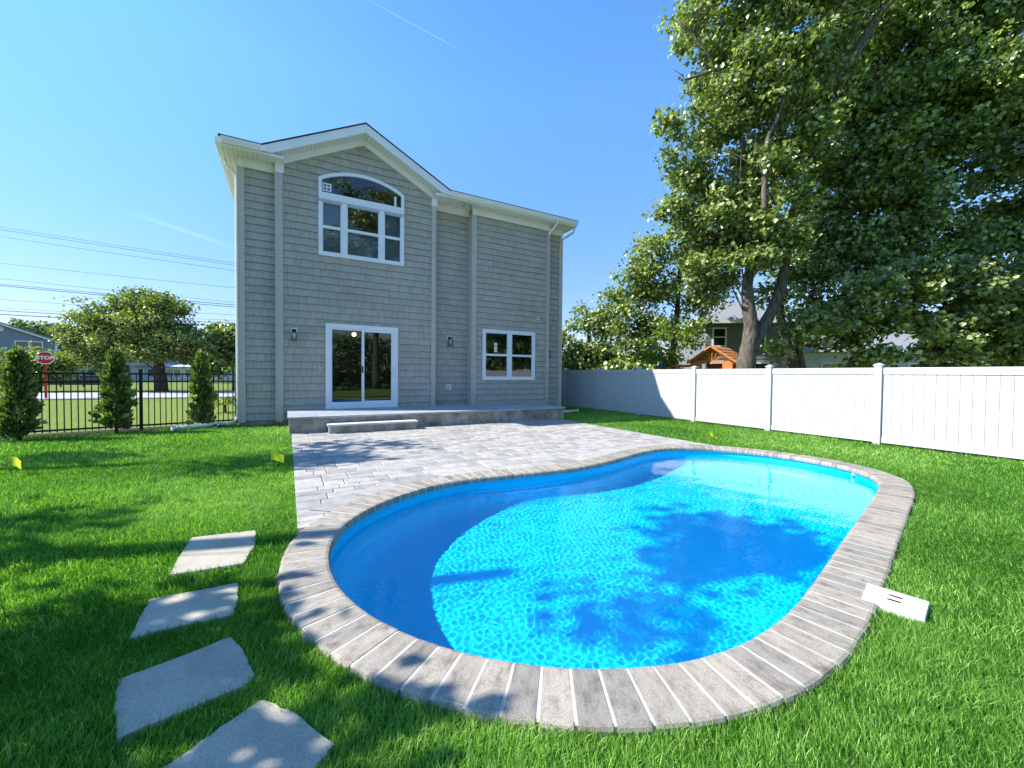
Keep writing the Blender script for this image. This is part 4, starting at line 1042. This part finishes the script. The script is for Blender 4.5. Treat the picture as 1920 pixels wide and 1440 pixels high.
bush('large_shrub', 'yellow green rounded shrub behind the stop sign', 'shrub', 72, 655, 712, 84, 26, 'leafS', .18, 45, 900)
bush('large_shrub', 'dark clipped shrub by the porch, right of the stop sign shrub', 'shrub', 122, 660, 712, 40, 40, 'leafS', .25, 47, 500)
bush('flower_shrub', 'low leafy shrub outside the picket fence near the house corner', 'shrub', 422, 738, 790, 60, 13.8, 'leafS', .07, 48, 260)

bush('large_shrub', 'dark undergrowth low behind the fence below the round trees', 'shrub', 1115, 672, 705, 130, 25, 'leafB', .2, 49, 1500)
bush('large_shrub', 'dark undergrowth behind the fence, left of the playset', 'shrub', 1205, 676, 705, 90, 22, 'leafB', .2, 50, 1200)
# arborvitae inside the black fence
def arborvitae(label, px, pyb, top_py, wpx, seed, src=None):
    x, y = ground(px, pyb); d = y; zt = at(px, top_py, d)[2]; r0 = wpx * d / FPX / 2 * .52
    t = thing('arborvitae', label, 'evergreen shrub', (x, y, 0), 0, 'arborvitae along the black fence')
    m = MB(); limb(m, [(0, 0, -.03), (.02, 0, zt * .5), (0, 0, zt * .9)], .035, .008, 7)
    r = np.random.default_rng(seed); n = 430; z = r.random(n) ** .85 * .98; ang = r.random(n) * 2 * PI
    pr_ = np.interp(z, [0, .08, .35, .6, .85, 1], [.75, 1, .92, .66, .34, .05]) * r0 * (1 + .22 * np.sin(ang * 3 + z * 9 + seed) + .2 * np.sin(ang * 5 - z * 23))
    rad = pr_ * (.25 + .78 * r.random(n) ** .7)
    P = np.c_[np.cos(ang) * rad, np.sin(ang) * rad, .06 + z * (zt - .06)]
    for i in r.integers(0, n, 40):
        limb(m, [(0, 0, P[i, 2] * .75), tuple(P[i] * np.array((.5, .5, .9))), tuple(P[i])], .01, .003, 4)
    m.build('trunk', M['barkD'], t, True)
    # flat upright sprays
    k = 8; n2 = n * k; base = np.repeat(P, k, 0) + r.normal(0, .028, (n2, 3)); oa = np.repeat(ang, k) + r.normal(0, .5, n2)
    ax = np.c_[np.cos(oa) * .55, np.sin(oa) * .55, r.normal(.75, .35, n2)]; ax /= np.linalg.norm(ax, axis=1)[:, None]
    nn = np.c_[-np.sin(oa), np.cos(oa), r.normal(0, .3, n2)] + r.normal(0, .5, (n2, 3)); sx = np.cross(ax, nn); sx /= np.linalg.norm(sx, axis=1)[:, None]
    s_ = r.uniform(.05, .15, n2)[:, None]
    V_ = np.stack([base - sx * s_ * .12, base + sx * s_ * .12, base + ax * s_ * .6 + sx * s_ * .22, base + ax * s_, base + ax * s_ * .6 - sx * s_ * .22], 1)
    k0 = np.arange(n2) * 5; F = np.stack([k0 + i for i in range(5)], 1).ravel()
    rn = np.clip(np.repeat(r.normal(.5, .22, n), k) + r.normal(0, .18, n2), 0, 1)
    fast_mesh('foliage', V_.reshape(-1, 3), F, np.full(n2, 5), M['thuja'], t, np.repeat(rn, 5))
arborvitae('widest arborvitae, by the left edge of the photo', 36, 824, 660, 82, 51)
arborvitae('arborvitae in the middle of the three, right of stop sign', 218, 811, 662, 78, 52)
arborvitae('slimmest arborvitae, nearest the house corner', 379, 799, 664, 52, 53)

# trees outside the frame at left whose shade falls on the lawn, patio and pool
def shade_tree(label, base, blobs, per, seed, h):
    return tree('shade_tree', label, 'tree', base, [([(*base, -.1), (base[0], base[1], h * .35), (base[0] + .2, base[1], h * .7), (base[0], base[1] + .2, h)], .28, .07)], blobs, per, .15, 'leafA', 'bark', seed, None, nb=5, br=.018, twig=.22, lump=0)
def occ(X, Y_, z, rx, ry, rz_, w_): return ((X - 1.1 * z, Y_ - .155 * z, z), (rx, ry, rz_), w_ * .8)
shade_tree('leafy tree left of the lawn, outside the photo', (-8.9, 2.2), [occ(1.2, 3.75, 7.6, .7, .42, .45, .24), occ(1.8, 3.3, 7.2, .5, .26, .3, .13), occ(.6, 3.1, 8.2, .45, .26, .35, .11), occ(1.9, 4.4, 8.0, .7, .2, .25, .11), occ(.7, 4.3, 7.4, .5, .16, .2, .07), occ(1.5, 3.9, 6.7, .5, .3, .3, .09)], 300, 61, 7.5)
shade_tree('tall tree left of the arborvitae row, outside the photo', (-13.0, 4.6), [occ(-3.2, 6.2, 7, .9, .5, .5, .2), occ(-2.6, 7.6, 7, .8, .4, .4, .13), occ(-2.6, 4.0, 5.2, .6, .28, .3, .16), occ(-6.9, 6.1, 6, .8, .35, .3, .16), occ(-5.2, 4.7, 5.6, .9, .18, .2, .1), occ(-4.3, 3.5, 5.4, .9, .16, .2, .1), occ(-5.0, 7.4, 6.6, .9, .2, .2, .1), occ(-1.6, 4.9, 6.4, .5, .3, .3, .07)], 300, 62, 7)
shade_tree('low tree left of the stepping stones, outside the photo', (-7.2, 1.4), [occ(-2.3, 2.0, 3.9, .7, .42, .4, .3), occ(-1.5, 1.62, 3.7, .5, .22, .3, .14), occ(-3.3, 2.5, 4.2, .7, .2, .25, .12), occ(-.75, 1.25, 3.4, .25, .12, .15, .03)], 330, 63, 3.6)
t = thing('added_hedge', 'tall dense foliage row added behind the camera to darken door reflections', 'added_hedge', (10, -9.5, 0))  # unseen planting, added so the door glass mirrors something dark
hr = np.random.default_rng(5); hp = np.c_[hr.uniform(-4, 26, 5200), hr.uniform(-10.3, -8.8, 5200), hr.uniform(.1, 4.6, 5200)]
m = MB()
for hx in range(-3, 27, 3): limb(m, [(hx, -9.6, -.05), (hx + .1, -9.6, 2), (hx, -9.5, 4)], .08, .02, 6)
m.build('trunk', M['barkD'], t, True, org=(10, -9.5, 0))
leaves('crown', hp, .22, M['leafB'], t, (10, -9.5, 0), 65, bunch=5, twig=.3)
tree('backyard_tree', 'tree behind the camera mirrored in the upper window, outside the photo', 'tree', (11.5, -7), [([(11.5, -7, -.1), (11.5, -7, 5), (11.7, -7, 11)], .4, .12), ([(11.5, -7, 6), (13, -7, 10), (13.5, -7, 13)], .2, .08)], [((11.5, -7, 14.5), (3.6, 2.5, 3.6), 2.4), ((8, -8, 11), (2, 2, 2), 1), ((15, -6.5, 12), (2.8, 2, 3), 1.3)], 420, .22, 'leafA', 'bark', 64, None, nb=14, br=.08)

tree('broadleaf_tree', 'large tree beyond the white fence at right, outside the photo', 'tree', (16, 4), [([(16, 4, -.1), (16, 4, 3), (16.3, 4, 7)], .35, .12)], [((16, 4, 6), (3.2, 3.6, 3.4), 1.6), ((17, 7.5, 5), (2.6, 2.6, 3), 1), ((17, .5, 4.5), (2.6, 2.6, 3), 1), ((16.5, 4, 3), (2.5, 4.5, 2), 1)], 1500, .24, 'leafB', 'barkD', 66, None, nb=14, br=.08, bunch=6)
# ------------------------------------------------------------ playset over the fence
Y = 15.2; gx0, gz1 = at(1300, 690, Y)[0], 0
t = thing('wooden_playset', 'orange cedar playset cabin with plank roof peeking over white fence', 'playset', (*at(1335, 700, Y)[:2], 0), R(-50))
k = Y / FPX; zr = at(1332, 655, Y)[2]; ze = at(1332, 684, Y)[2]; t.scale = (1.12, 1.12, 1.04)
b = MB()
for sx in (-1, 1):
    for y in (0, 1.1): b.box((sx * .62 - .04, y - .04, -.03), (sx * .62 + .04, y + .04, ze + .1))
b.build('leg', M['orange'], t)
b = MB(); b.box((-.66, -.04, 1.15), (.66, 1.14, 1.22)); b.build('deck', M['orange'], t)
b = MB()   # front gable wall with an arched-lattice top and a square opening
b.box((-.66, -.03, 1.25), (-.34, .0, ze + .05)); b.box((.34, -.03, 1.25), (.66, .0, ze + .05)); b.box((-.34, -.03, 1.25), (.34, .0, 1.34)); b.box((-.40, -.035, ze + .03), (.40, .0, ze + .09))
for x in (-.3, -.15, 0, .15, .3):
    b.tube([(x * .4, -.02, ze + .09), (x, -.02, ze + .09 + max(.04, .40 - abs(x) * .95))], .022, 4)
b.build('front_wall', M['orange'], t)
b = MB(); b.box((.63, .02, 1.25), (.66, 1.1, 1.6)); b.box((-.66, 1.07, 1.25), (.66, 1.1, ze)); b.build('side_wall', M['orange'], t)
b = MB(); hgt = zr - ze
for sg in (-1, 1):
    for q in range(5):
        a0, a1 = q / 5, (q + 1) / 5 + .03
        p = [(sg * .80 * a0, zr - hgt * a0 + .004 + .012 * 0), (sg * .80 * a1, zr - hgt * a1 + .03), (sg * .80 * a1, zr - hgt * a1 + .055), (sg * .80 * a0, zr - hgt * a0 + .03)]
        if sg > 0: p = p[::-1]
        b.slab(p, -.12, 1.25)
b.build('roof', M['orange'], t)
b = MB(); 
for sg in (-1, 1): b.tube([(0, -.13, zr), (sg * .8, -.13, ze)], .045, 4)
b.build('roof_trim', M['orange'], t)
b = MB(); b.tube([(-.66, .4, 1.70), (-2.0, .4, 1.70)], .055, 6); b.build('swing_beam', M['orange'], t)
for y in (0, .8): b = MB(); b.tube([(-2.0, .4, 1.72), (-2.35, y - .4, -.03)], .045, 6); b.build('swing_leg', M['orange'], t)
b = MB(); b.tube([(-2.05, .4, 1.60), (-2.05, .4, 1.66), (-2.05, .4, 1.76), (-2.05, .4, 1.82)], [.09, .14, .14, .08], 10); b.build('beam_bracket', M['blueplastic'], t, True)
b = MB(); b.tube([(-.9, .4, 1.66), (-.9, .4, .55)], .012, 5); b.tube([(-1.4, .4, 1.66), (-1.4, .4, .55)], .012, 5); b.box((-1.42, .3, .52), (-.88, .5, .55)); b.build('swing', M['blueplastic'], t)

# ------------------------------------------------------------ neighbouring buildings
def window(par, u0, u1, z0, z1, v, glassm='darkwin', mull=1, rail=True):
    b = MB(); frame_rect(b, u0, u1, z0, z1, .09, v - .05, v + .02)
    for i in range(1, mull): x = u0 + (u1 - u0) * i / mull; b.box((x - .05, v - .05, z0 + .09), (x + .05, v + .02, z1 - .09))
    if rail: b.box((u0 + .09, v - .04, (z0 + z1) / 2 - .03), (u1 - .09, v + .015, (z0 + z1) / 2 + .03))
    f = b.build('window', M['white'], par); b = MB(); b.box((u0 + .07, v - .02, z0 + .07), (u1 - .07, v - .008, z1 - .07)); b.build('pane', M[glassm], f)
def clap(b, u0, u1, v, z0, z1, step=.2):     # clapboard front face courses
    z = z0
    while z < z1: b.add([(u0, v - .02, z), (u1, v - .02, z), (u1, v, min(z + step, z1)), (u0, v, min(z + step, z1)), (u0, v, z), (u1, v, z)], [(0, 1, 2, 3), (0, 4, 5, 1)]); z += step
# grey house behind the trees at right
Y = 24; ox, oy = at(1322, 700, Y)[:2]
t = thing('neighbour_house', 'grey two storey house half hidden behind maple trunks and white fence', 'house', (ox, oy, 0), R(-8))
ze = at(1330, 603, Y)[2]; b = MB(); b.box((0, 0.02, 0), (4.2, 7, ze)); clap(b, 0, 4.2, .02, 0, ze); b.build('wall', M['greysiding'], t)
b = MB(); zr = at(1400, 562, Y)[2] + .4
vs = [(-.5, -.5, ze), (4.7, -.5, ze), (4.7, 7.5, ze), (-.5, 7.5, ze), (2.1, 2.4, zr), (2.1, 4.6, zr)]; b.add(vs, [(0, 1, 4), (1, 2, 5, 4), (2, 3, 5), (3, 0, 4, 5), (3, 2, 1, 0)]); b.build('roof', M['greyroof'], t)
b = MB(); b.box((-.55, -.56, ze - .16), (4.75, -.505, ze + .04)); b.box((-.56, -.5, ze - .16), (-.505, 7.5, ze + .04)); b.build('gutter', M['white'], t)
window(t, .35, 1.15, ze - 1.5, ze - .35, 0); window(t, 2.4, 3.3, ze - 1.5, ze - .4, 0); window(t, .3, 1.3, .9, 2.2, 0); window(t, 2.6, 3.5, .9, 2.2, 0)
b = MB(); b.box((4.2, 1.0, 0), (13, 7, 2.9)); clap(b, 4.2, 13, 1.0, 0, 2.9); b.build('wall', M['lightsiding'], t)
b = MB(); b.add([(3.9, .6, 2.85), (13.4, .6, 2.85), (13.4, 7.4, 2.85), (3.9, 7.4, 2.85), (3.9, 4, 4.6), (13.4, 4, 4.6)], [(0, 1, 5, 4), (2, 3, 4, 5), (0, 4, 3), (1, 2, 5), (3, 2, 1, 0)]); b.build('roof', M['greyroof'], t)
for u in (4.6, 6.8, 9.2, 11.4): window(t, u, u + 1.05, 1.1, 2.25, .98)
# blue-grey gabled house at far left
Y = 42; ox, oy = at(-20, 700, Y)[:2]; ang = R(45); kx = Y / FPX
t = thing('neighbour_house', 'blue grey gabled house with paired white window at far left edge', 'house', (ox, oy, 0), ang)
zl = at(108, 640, 45.3)[2]; Wd = 4.7; za = zl + 3.6; UC = -4.0
b = MB(); b.box((-12.7, .02, 0), (Wd, 9, zl)); b.slab([(-12.7, zl), (Wd, zl), (UC, za)], .02, 9)
z = 0.0
while z < za - .3:
    hwid = lambda zz: (-12.7, Wd) if zz <= zl else (-12.7 + (zz - zl) / (za - zl) * 8.7, Wd - (zz - zl) / (za - zl) * 8.7)
    a, c = hwid(z + .22); b.add([(a, -.012, z), (c, -.012, z), (c, .018, z + .22), (a, .018, z + .22), (a, .018, z), (c, .018, z)], [(0, 1, 2, 3), (0, 4, 5, 1)]); z += .22
b.build('wall', M['bluegrey'], t)
b = MB(); b.slab([(UC, za + .02), (-13.2, zl - .2), (-13.2, zl - .05), (UC, za + .17)], -.35, 9.3); b.slab([(UC, za + .17), (Wd + .5, zl - .05), (Wd + .5, zl - .2), (UC, za + .02)], -.35, 9.3); b.build('roof', M['greyroof'], t)
b = MB(); b.slab([(UC, za - .12), (UC, za + .015), (Wd + .45, zl - .195), (Wd + .45, zl - .34)], -.37, -.30); b.slab([(UC, za + .015), (UC, za - .12), (-13.15, zl - .34), (-13.15, zl - .195)], -.37, -.30); b.build('rake_board', M['white'], t)
b = MB(); b.box((Wd - .12, -.04, 0), (Wd + .03, 0.0, zl - .1)); b.build('corner_board', M['white'], t)
wz1, wz0 = at(60, 638, Y)[2], at(60, 658, Y)[2]; window(t, 1.7, 3.7, wz0 - .1, wz1 + .05, -.03, 'darkwin', 2); window(t, -7, -5, wz0 - .1, wz1 + .05, -.03, 'darkwin', 2)
b = MB(); b.tube([(.75, -.01, zl + 1.05), (.75, -.06, zl + 1.05)], .28, 16); b.build('gable_vent', M['lightsiding'], t)
b = MB(); b.box((3.6, 5, zl - .3), (4.4, 5.9, zl + 2.1)); b.box((3.5, 4.9, zl + 2.1), (4.5, 6.0, zl + 2.25)); b.build('chimney', M['brick'], t); 
# low wing and carport to its right
b = MB(); zc = zl - .6; b.box((Wd + .2, 4.0, 0), (Wd + 12, 9, zc)); b.build('wall', M['lightsiding'], t)
b = MB(); b.add([(Wd + .1, 2.2, zc - .25), (Wd + 12.5, 2.2, zc - .25), (Wd + 12.5, 9.5, zc - .25), (Wd + .1, 9.5, zc - .25), (Wd + .1, 6, zl + .35), (Wd + 12.5, 6, zl + .35)], [(0, 1, 5, 4), (2, 3, 4, 5), (0, 4, 3), (1, 2, 5), (3, 2, 1, 0)]); b.build('roof', M['greyroof'], t)
b = MB(); b.box((Wd + .1, 2.12, zc - .42), (Wd + 12.5, 2.19, zc - .22)); b.build('gutter', M['dark'], t)
window(t, Wd + 2.2, Wd + 4.2, .8, 2.1, 3.98, 'tealglass', 2); window(t, Wd + 7, Wd + 8.4, .8, 2.1, 3.98, 'tealglass', 2)
b = MB(); b.box((Wd + 5, 3.93, 0), (Wd + 6, 3.99, 2.1)); b.build('door', M['dark'], t)
# low white bungalow with long glazing behind the street tree
Y = 52; ox, oy = at(120, 700, Y)[:2]
t = thing('bungalow', 'long low white bungalow with glass porch behind the street tree', 'house', (ox, oy, 0), R(6))
b = MB(); b.box((0, .2, 0), (19, 7, 1.9)); b.build('wall', M['lightsiding'], t)
b = MB(); b.add([(-.4, -.5, 1.95), (19.5, -.5, 1.95), (19.5, 7.5, 1.95), (-.4, 7.5, 1.95), (1.5, 3.5, 3.3), (17.5, 3.5, 3.3)], [(0, 1, 5, 4), (1, 2, 5), (2, 3, 4, 5), (3, 0, 4), (3, 2, 1, 0)]); b.build('roof', M['lightsiding'], t)
for i in range(8): window(t, .5 + i * 2.3, 2.4 + i * 2.3, .5, 1.7, .18, 'tealglass', 2, False)
Y = 60; ox, oy = at(400, 700, Y)[:2]
t = thing('cottage', 'small white cottage with pale teal roof cap beside left house corner', 'house', (ox, oy, 0), R(5))
b = MB(); b.box((0, 0, 0), (6, 6, 3.4)); b.build('wall', M['lightsiding'], t)
b = MB(); b.add([(-.4, -.4, 3.4), (6.4, -.4, 3.4), (6.4, 6.4, 3.4), (-.4, 6.4, 3.4), (1.8, 3, 4.8), (4.2, 3, 4.8)], [(0, 1, 5, 4), (1, 2, 5), (2, 3, 4, 5), (3, 0, 4), (3, 2, 1, 0)]); b.build('roof', M['white'], t)
b = MB(); b.box((1.3, 1, 4.3), (2.3, 2, 4.9)); b.build('cupola', M['tealglass'], t)
window(t, 1.4, 2.6, 1.6, 2.9, -.02, 'darkwin', 2); window(t, 3.2, 4.6, 1.6, 2.9, -.02, 'darkwin', 2)
# dark board fence by the driveway across the road
a_ = at(70, 704, 33); b_ = at(200, 704, 34)
ang = math.atan2(b_[1] - a_[1], b_[0] - a_[0]); Ld = math.hypot(b_[0] - a_[0], b_[1] - a_[1])
t = thing('board_fence', 'low dark wooden fence across the road behind the stop sign', 'fence', (a_[0], a_[1], 0), ang)
b = MB(); 
for q in range(4): b.box((0, -.02, .12 + q * .28), (Ld, .02, .34 + q * .28))
b.build('board_panel', M['dark'], t)
for q in range(4): b = MB(); x = Ld * q / 3; b.box((x - .06, -.07, -.04), (x + .06, -.021, 1.3)); b.build('post', M['dark'], t)

# ------------------------------------------------------------ stop sign
sx_, sy_ = ground(86, 747); rpx = sy_ / FPX
t = thing('stop_sign', 'red octagonal STOP sign on a red post near the road', 'road sign', (sx_, sy_, 0), R(42))
zc = at(85, 671, sy_)[2]; ro = 12.6 * rpx
b = MB(); b.box((-.045, .012, -.05), (.045, .06, zc + ro * .6)); b.build('post', M['redpost'], t)
def octa(r_): return [(r_ * math.cos(PI / 8 + i * PI / 4), zc + r_ * math.sin(PI / 8 + i * PI / 4)) for i in range(8)]
b = MB(); b.slab(octa(ro), -.012, .010); PNL = b.build('sign_border', M['signwhite'], t)
b = MB(); b.slab(octa(ro * .89), -.018, -.0125); b.build('sign_panel', M['red'], t)
fc = bpy.data.curves.new('lettering', 'FONT'); fc.body = 'STOP'; fc.align_x = 'CENTER'; fc.align_y = 'CENTER'; fc.size = ro * .70; fc.extrude = .002; fc.offset = .008
fo = bpy.data.objects.new('lettering_curve', fc); COL.objects.link(fo)
dg = bpy.context.evaluated_depsgraph_get(); tm = bpy.data.meshes.new_from_object(fo.evaluated_get(dg)); bpy.data.objects.remove(fo)
tm.transform(Matrix.Translation((0, -.0215, zc)) @ Matrix.Rotation(PI / 2, 4, 'X')); tm.materials.clear(); tm.materials.append(M['signwhite'])
lo = bpy.data.objects.new('lettering', tm); COL.objects.link(lo); lo.parent = t

# ------------------------------------------------------------ overhead wires
WIRES = [(425, 494, 'uppermost overhead wire, the left end highest in the sky'), (430, 498, 'overhead wire just below the uppermost one'), (443, 508, 'third overhead wire from the top'), (493, 540, 'overhead wire alone in the middle of the sky'), (522, 567, 'overhead wire passing into the street tree crown'),
         (532, 572, 'thick paired cable above the street tree, upper strand'), (535, 576, 'thick paired cable above the street tree, lower strand'), (561, 591, 'wire crossing at the top third of the street tree'), (577, 601, 'wire just above the lowest cables'), (582, 606, 'second lowest overhead cable'), (589, 612, 'lowest and thickest overhead cable')]
for i, (y0, y1, lab) in enumerate(WIRES):
    p, q = Vector(at(-60, y0 - (y1 - y0) * .135, 30)), Vector(at(470, y1 + (y1 - y0) * .056, 34))
    pts = []
    for k in range(13):
        tt = k / 12; x = p.lerp(q, tt); x.z -= .25 * 4 * tt * (1 - tt) * .15; pts.append(tuple(x))
    d = (q - p).normalized(); pts = [tuple(Vector(pts[0]) - d * 20)] + pts + [tuple(Vector(pts[-1]) + d * 20)]
    b = MB(); b.tube(pts, .028 if i in (10,) else (.022 if i in (5, 6, 9) else .014), 5)
    o = b.build('overhead_wire', M['cable'], org=pts[0]); o.location = pts[0]
    tag(o, lab, 'overhead wire', 'overhead wires at the left')

# ------------------------------------------------------------ marker flags in the lawn
def marker(label, px, py, rz, s_=1.0):
    x, y = ground(px, py); t = thing('marker_flag', label, 'marker flag', (x, y, 0), rz, 'yellow markers in the lawn')
    b = MB(); b.tube([(0, 0, -.02), (0, 0, .12 * s_)], .0025, 5); b.build('wire', M['chrome'], t)
    b = MB(); vs = []; n = 6
    for i in range(n + 1):
        a = i / n; x = .13 * a * s_; yy = .014 * math.sin(a * 5); vs += [(x, yy, (.055 - .02 * a) * s_), (x, yy, (.125 - .025 * a) * s_)]
    k = len(vs); vs += [(x_, y_ + .002, z_) for x_, y_, z_ in vs]
    fs = [(2 * i, 2 * i + 2, 2 * i + 3, 2 * i + 1) for i in range(n)] + [(k + 2 * i + 1, k + 2 * i + 3, k + 2 * i + 2, k + 2 * i) for i in range(n)] + [(0, 1, k + 1, k), (2 * n, k + 2 * n, k + 2 * n + 1, 2 * n + 1)]
    b.add(vs, fs); b.build('flag', M['yellow'], t)
marker('yellow marker flag at the far left of the lawn', 22, 886, R(-15), 1.7)
marker('yellow marker flag near the patio left edge', 508, 874, R(-10), 1.7)
marker('yellow marker flag on the grass before the white fence', 1325, 824, R(10), 1.3)

# ------------------------------------------------------------ turf blades
def turf():
    r = np.random.default_rng(99)
    copo = off(.312); stones = STONES
    def sample(r0, r1, dens, a0=-84, a1=84):
        n = int(dens * (R(a1 - a0)) / 2 * (r1 * r1 - r0 * r0)); a = r.uniform(R(a0), R(a1), n); d = np.sqrt(r.uniform(r0 * r0, r1 * r1, n))
        x, y = d * np.sin(a), d * np.cos(a)
        lu, lv = to_local(x, y)
        ok = inside(x, y, LAWN_OUT) & ~inside(x, y, copo) & ~inside(x, y, sk)
        ok &= ~((lu > PL) & (lu < PR) & (lv > -8.4)) | ((lu > 1) & (lv > 20))
        ok &= ~((lu > 0) & (lu < 10.0) & (lv > -.1)) & (lu < 11.68)
        ok &= lv < np.interp(lu, [-9, -6.5, -3.75, -.9, -.15, 0], [-1.93, -1.31, -.53, .07, .12, 99]) 
        ok |= False
        for s_ in stones: ok &= ~inside(x, y, (s_ - s_.mean(0)) * .97 + s_.mean(0))
        return x[ok], y[ok]
    VV_, FF, SZ, RN = [], [], [], []; nv = 0
    for (r0, r1, dens, wdt, hgt, seg) in ((.5, 3.2, 23000, .0032, .038, 2), (3.2, 5.5, 11000, .0048, .038, 2), (5.5, 9.0, 4200, .0085, .040, 1), (9.0, 19.0, 1400, .015, .045, 1)):
        x, y = sample(r0, r1, dens); n = len(x)
        clump = .5 + .5 * np.sin(x * 9 + np.sin(y * 7) * 2) * np.sin(y * 11 + np.sin(x * 5) * 2)
        h = hgt * r.uniform(.55, 1.35, n) * (.8 + .35 * clump); az = r.uniform(0, 2 * PI, n) * .75 + np.sin(x * 1.7) * 1.2 + np.cos(y * 2.3) * 1.2; lean = r.uniform(.15, 1.0, n) * h
        ta = r.uniform(0, 2 * PI, n); tx, ty = np.cos(ta) * wdt / 2, np.sin(ta) * wdt / 2; lx, ly = np.cos(az) * lean, np.sin(az) * lean; z0 = -.026
        rn = np.clip(r.normal(.42, .24, n) + .18 * (clump - .5) + .22 * np.sin(x * 1.1 + 1 + np.sin(y * 1.7)) * np.sin(y * .9 + np.sin(x * 1.3)) + .55 * (r.random(n) < .03), 0, 1)
        if seg == 2:
            V_ = np.stack([np.c_[x - tx, y - ty, np.full(n, z0)], np.c_[x + tx, y + ty, np.full(n, z0)], np.c_[x + lx * .35 + tx * .8, y + ly * .35 + ty * .8, z0 + h * .6],
                           np.c_[x + lx, y + ly, z0 + h], np.c_[x + lx * .35 - tx * .8, y + ly * .35 - ty * .8, z0 + h * .6]], 1)
            k0 = nv + np.arange(n) * 5; FF.append(np.stack([k0, k0 + 1, k0 + 2, k0 + 4, k0 + 4, k0 + 2, k0 + 3], 1).ravel()); SZ.append(np.tile([4, 3], n)); nv += 5 * n; RN.append(np.repeat(rn, 5))
        else:
            V_ = np.stack([np.c_[x - tx, y - ty, np.full(n, z0)], np.c_[x + tx, y + ty, np.full(n, z0)], np.c_[x + lx, y + ly, z0 + h]], 1)
            k0 = nv + np.arange(n) * 3; FF.append(np.stack([k0, k0 + 1, k0 + 2], 1).ravel()); SZ.append(np.full(n, 3)); nv += 3 * n; RN.append(np.repeat(rn, 3))
        VV_.append(V_.reshape(-1, 3))
    o = fast_mesh('grass', np.vstack(VV_), np.concatenate(FF), np.concatenate(SZ), M['grass'], None, np.concatenate(RN))
    tag(o, 'short bright green turf around the pool and patio', 'grass', kind='stuff')
turf()
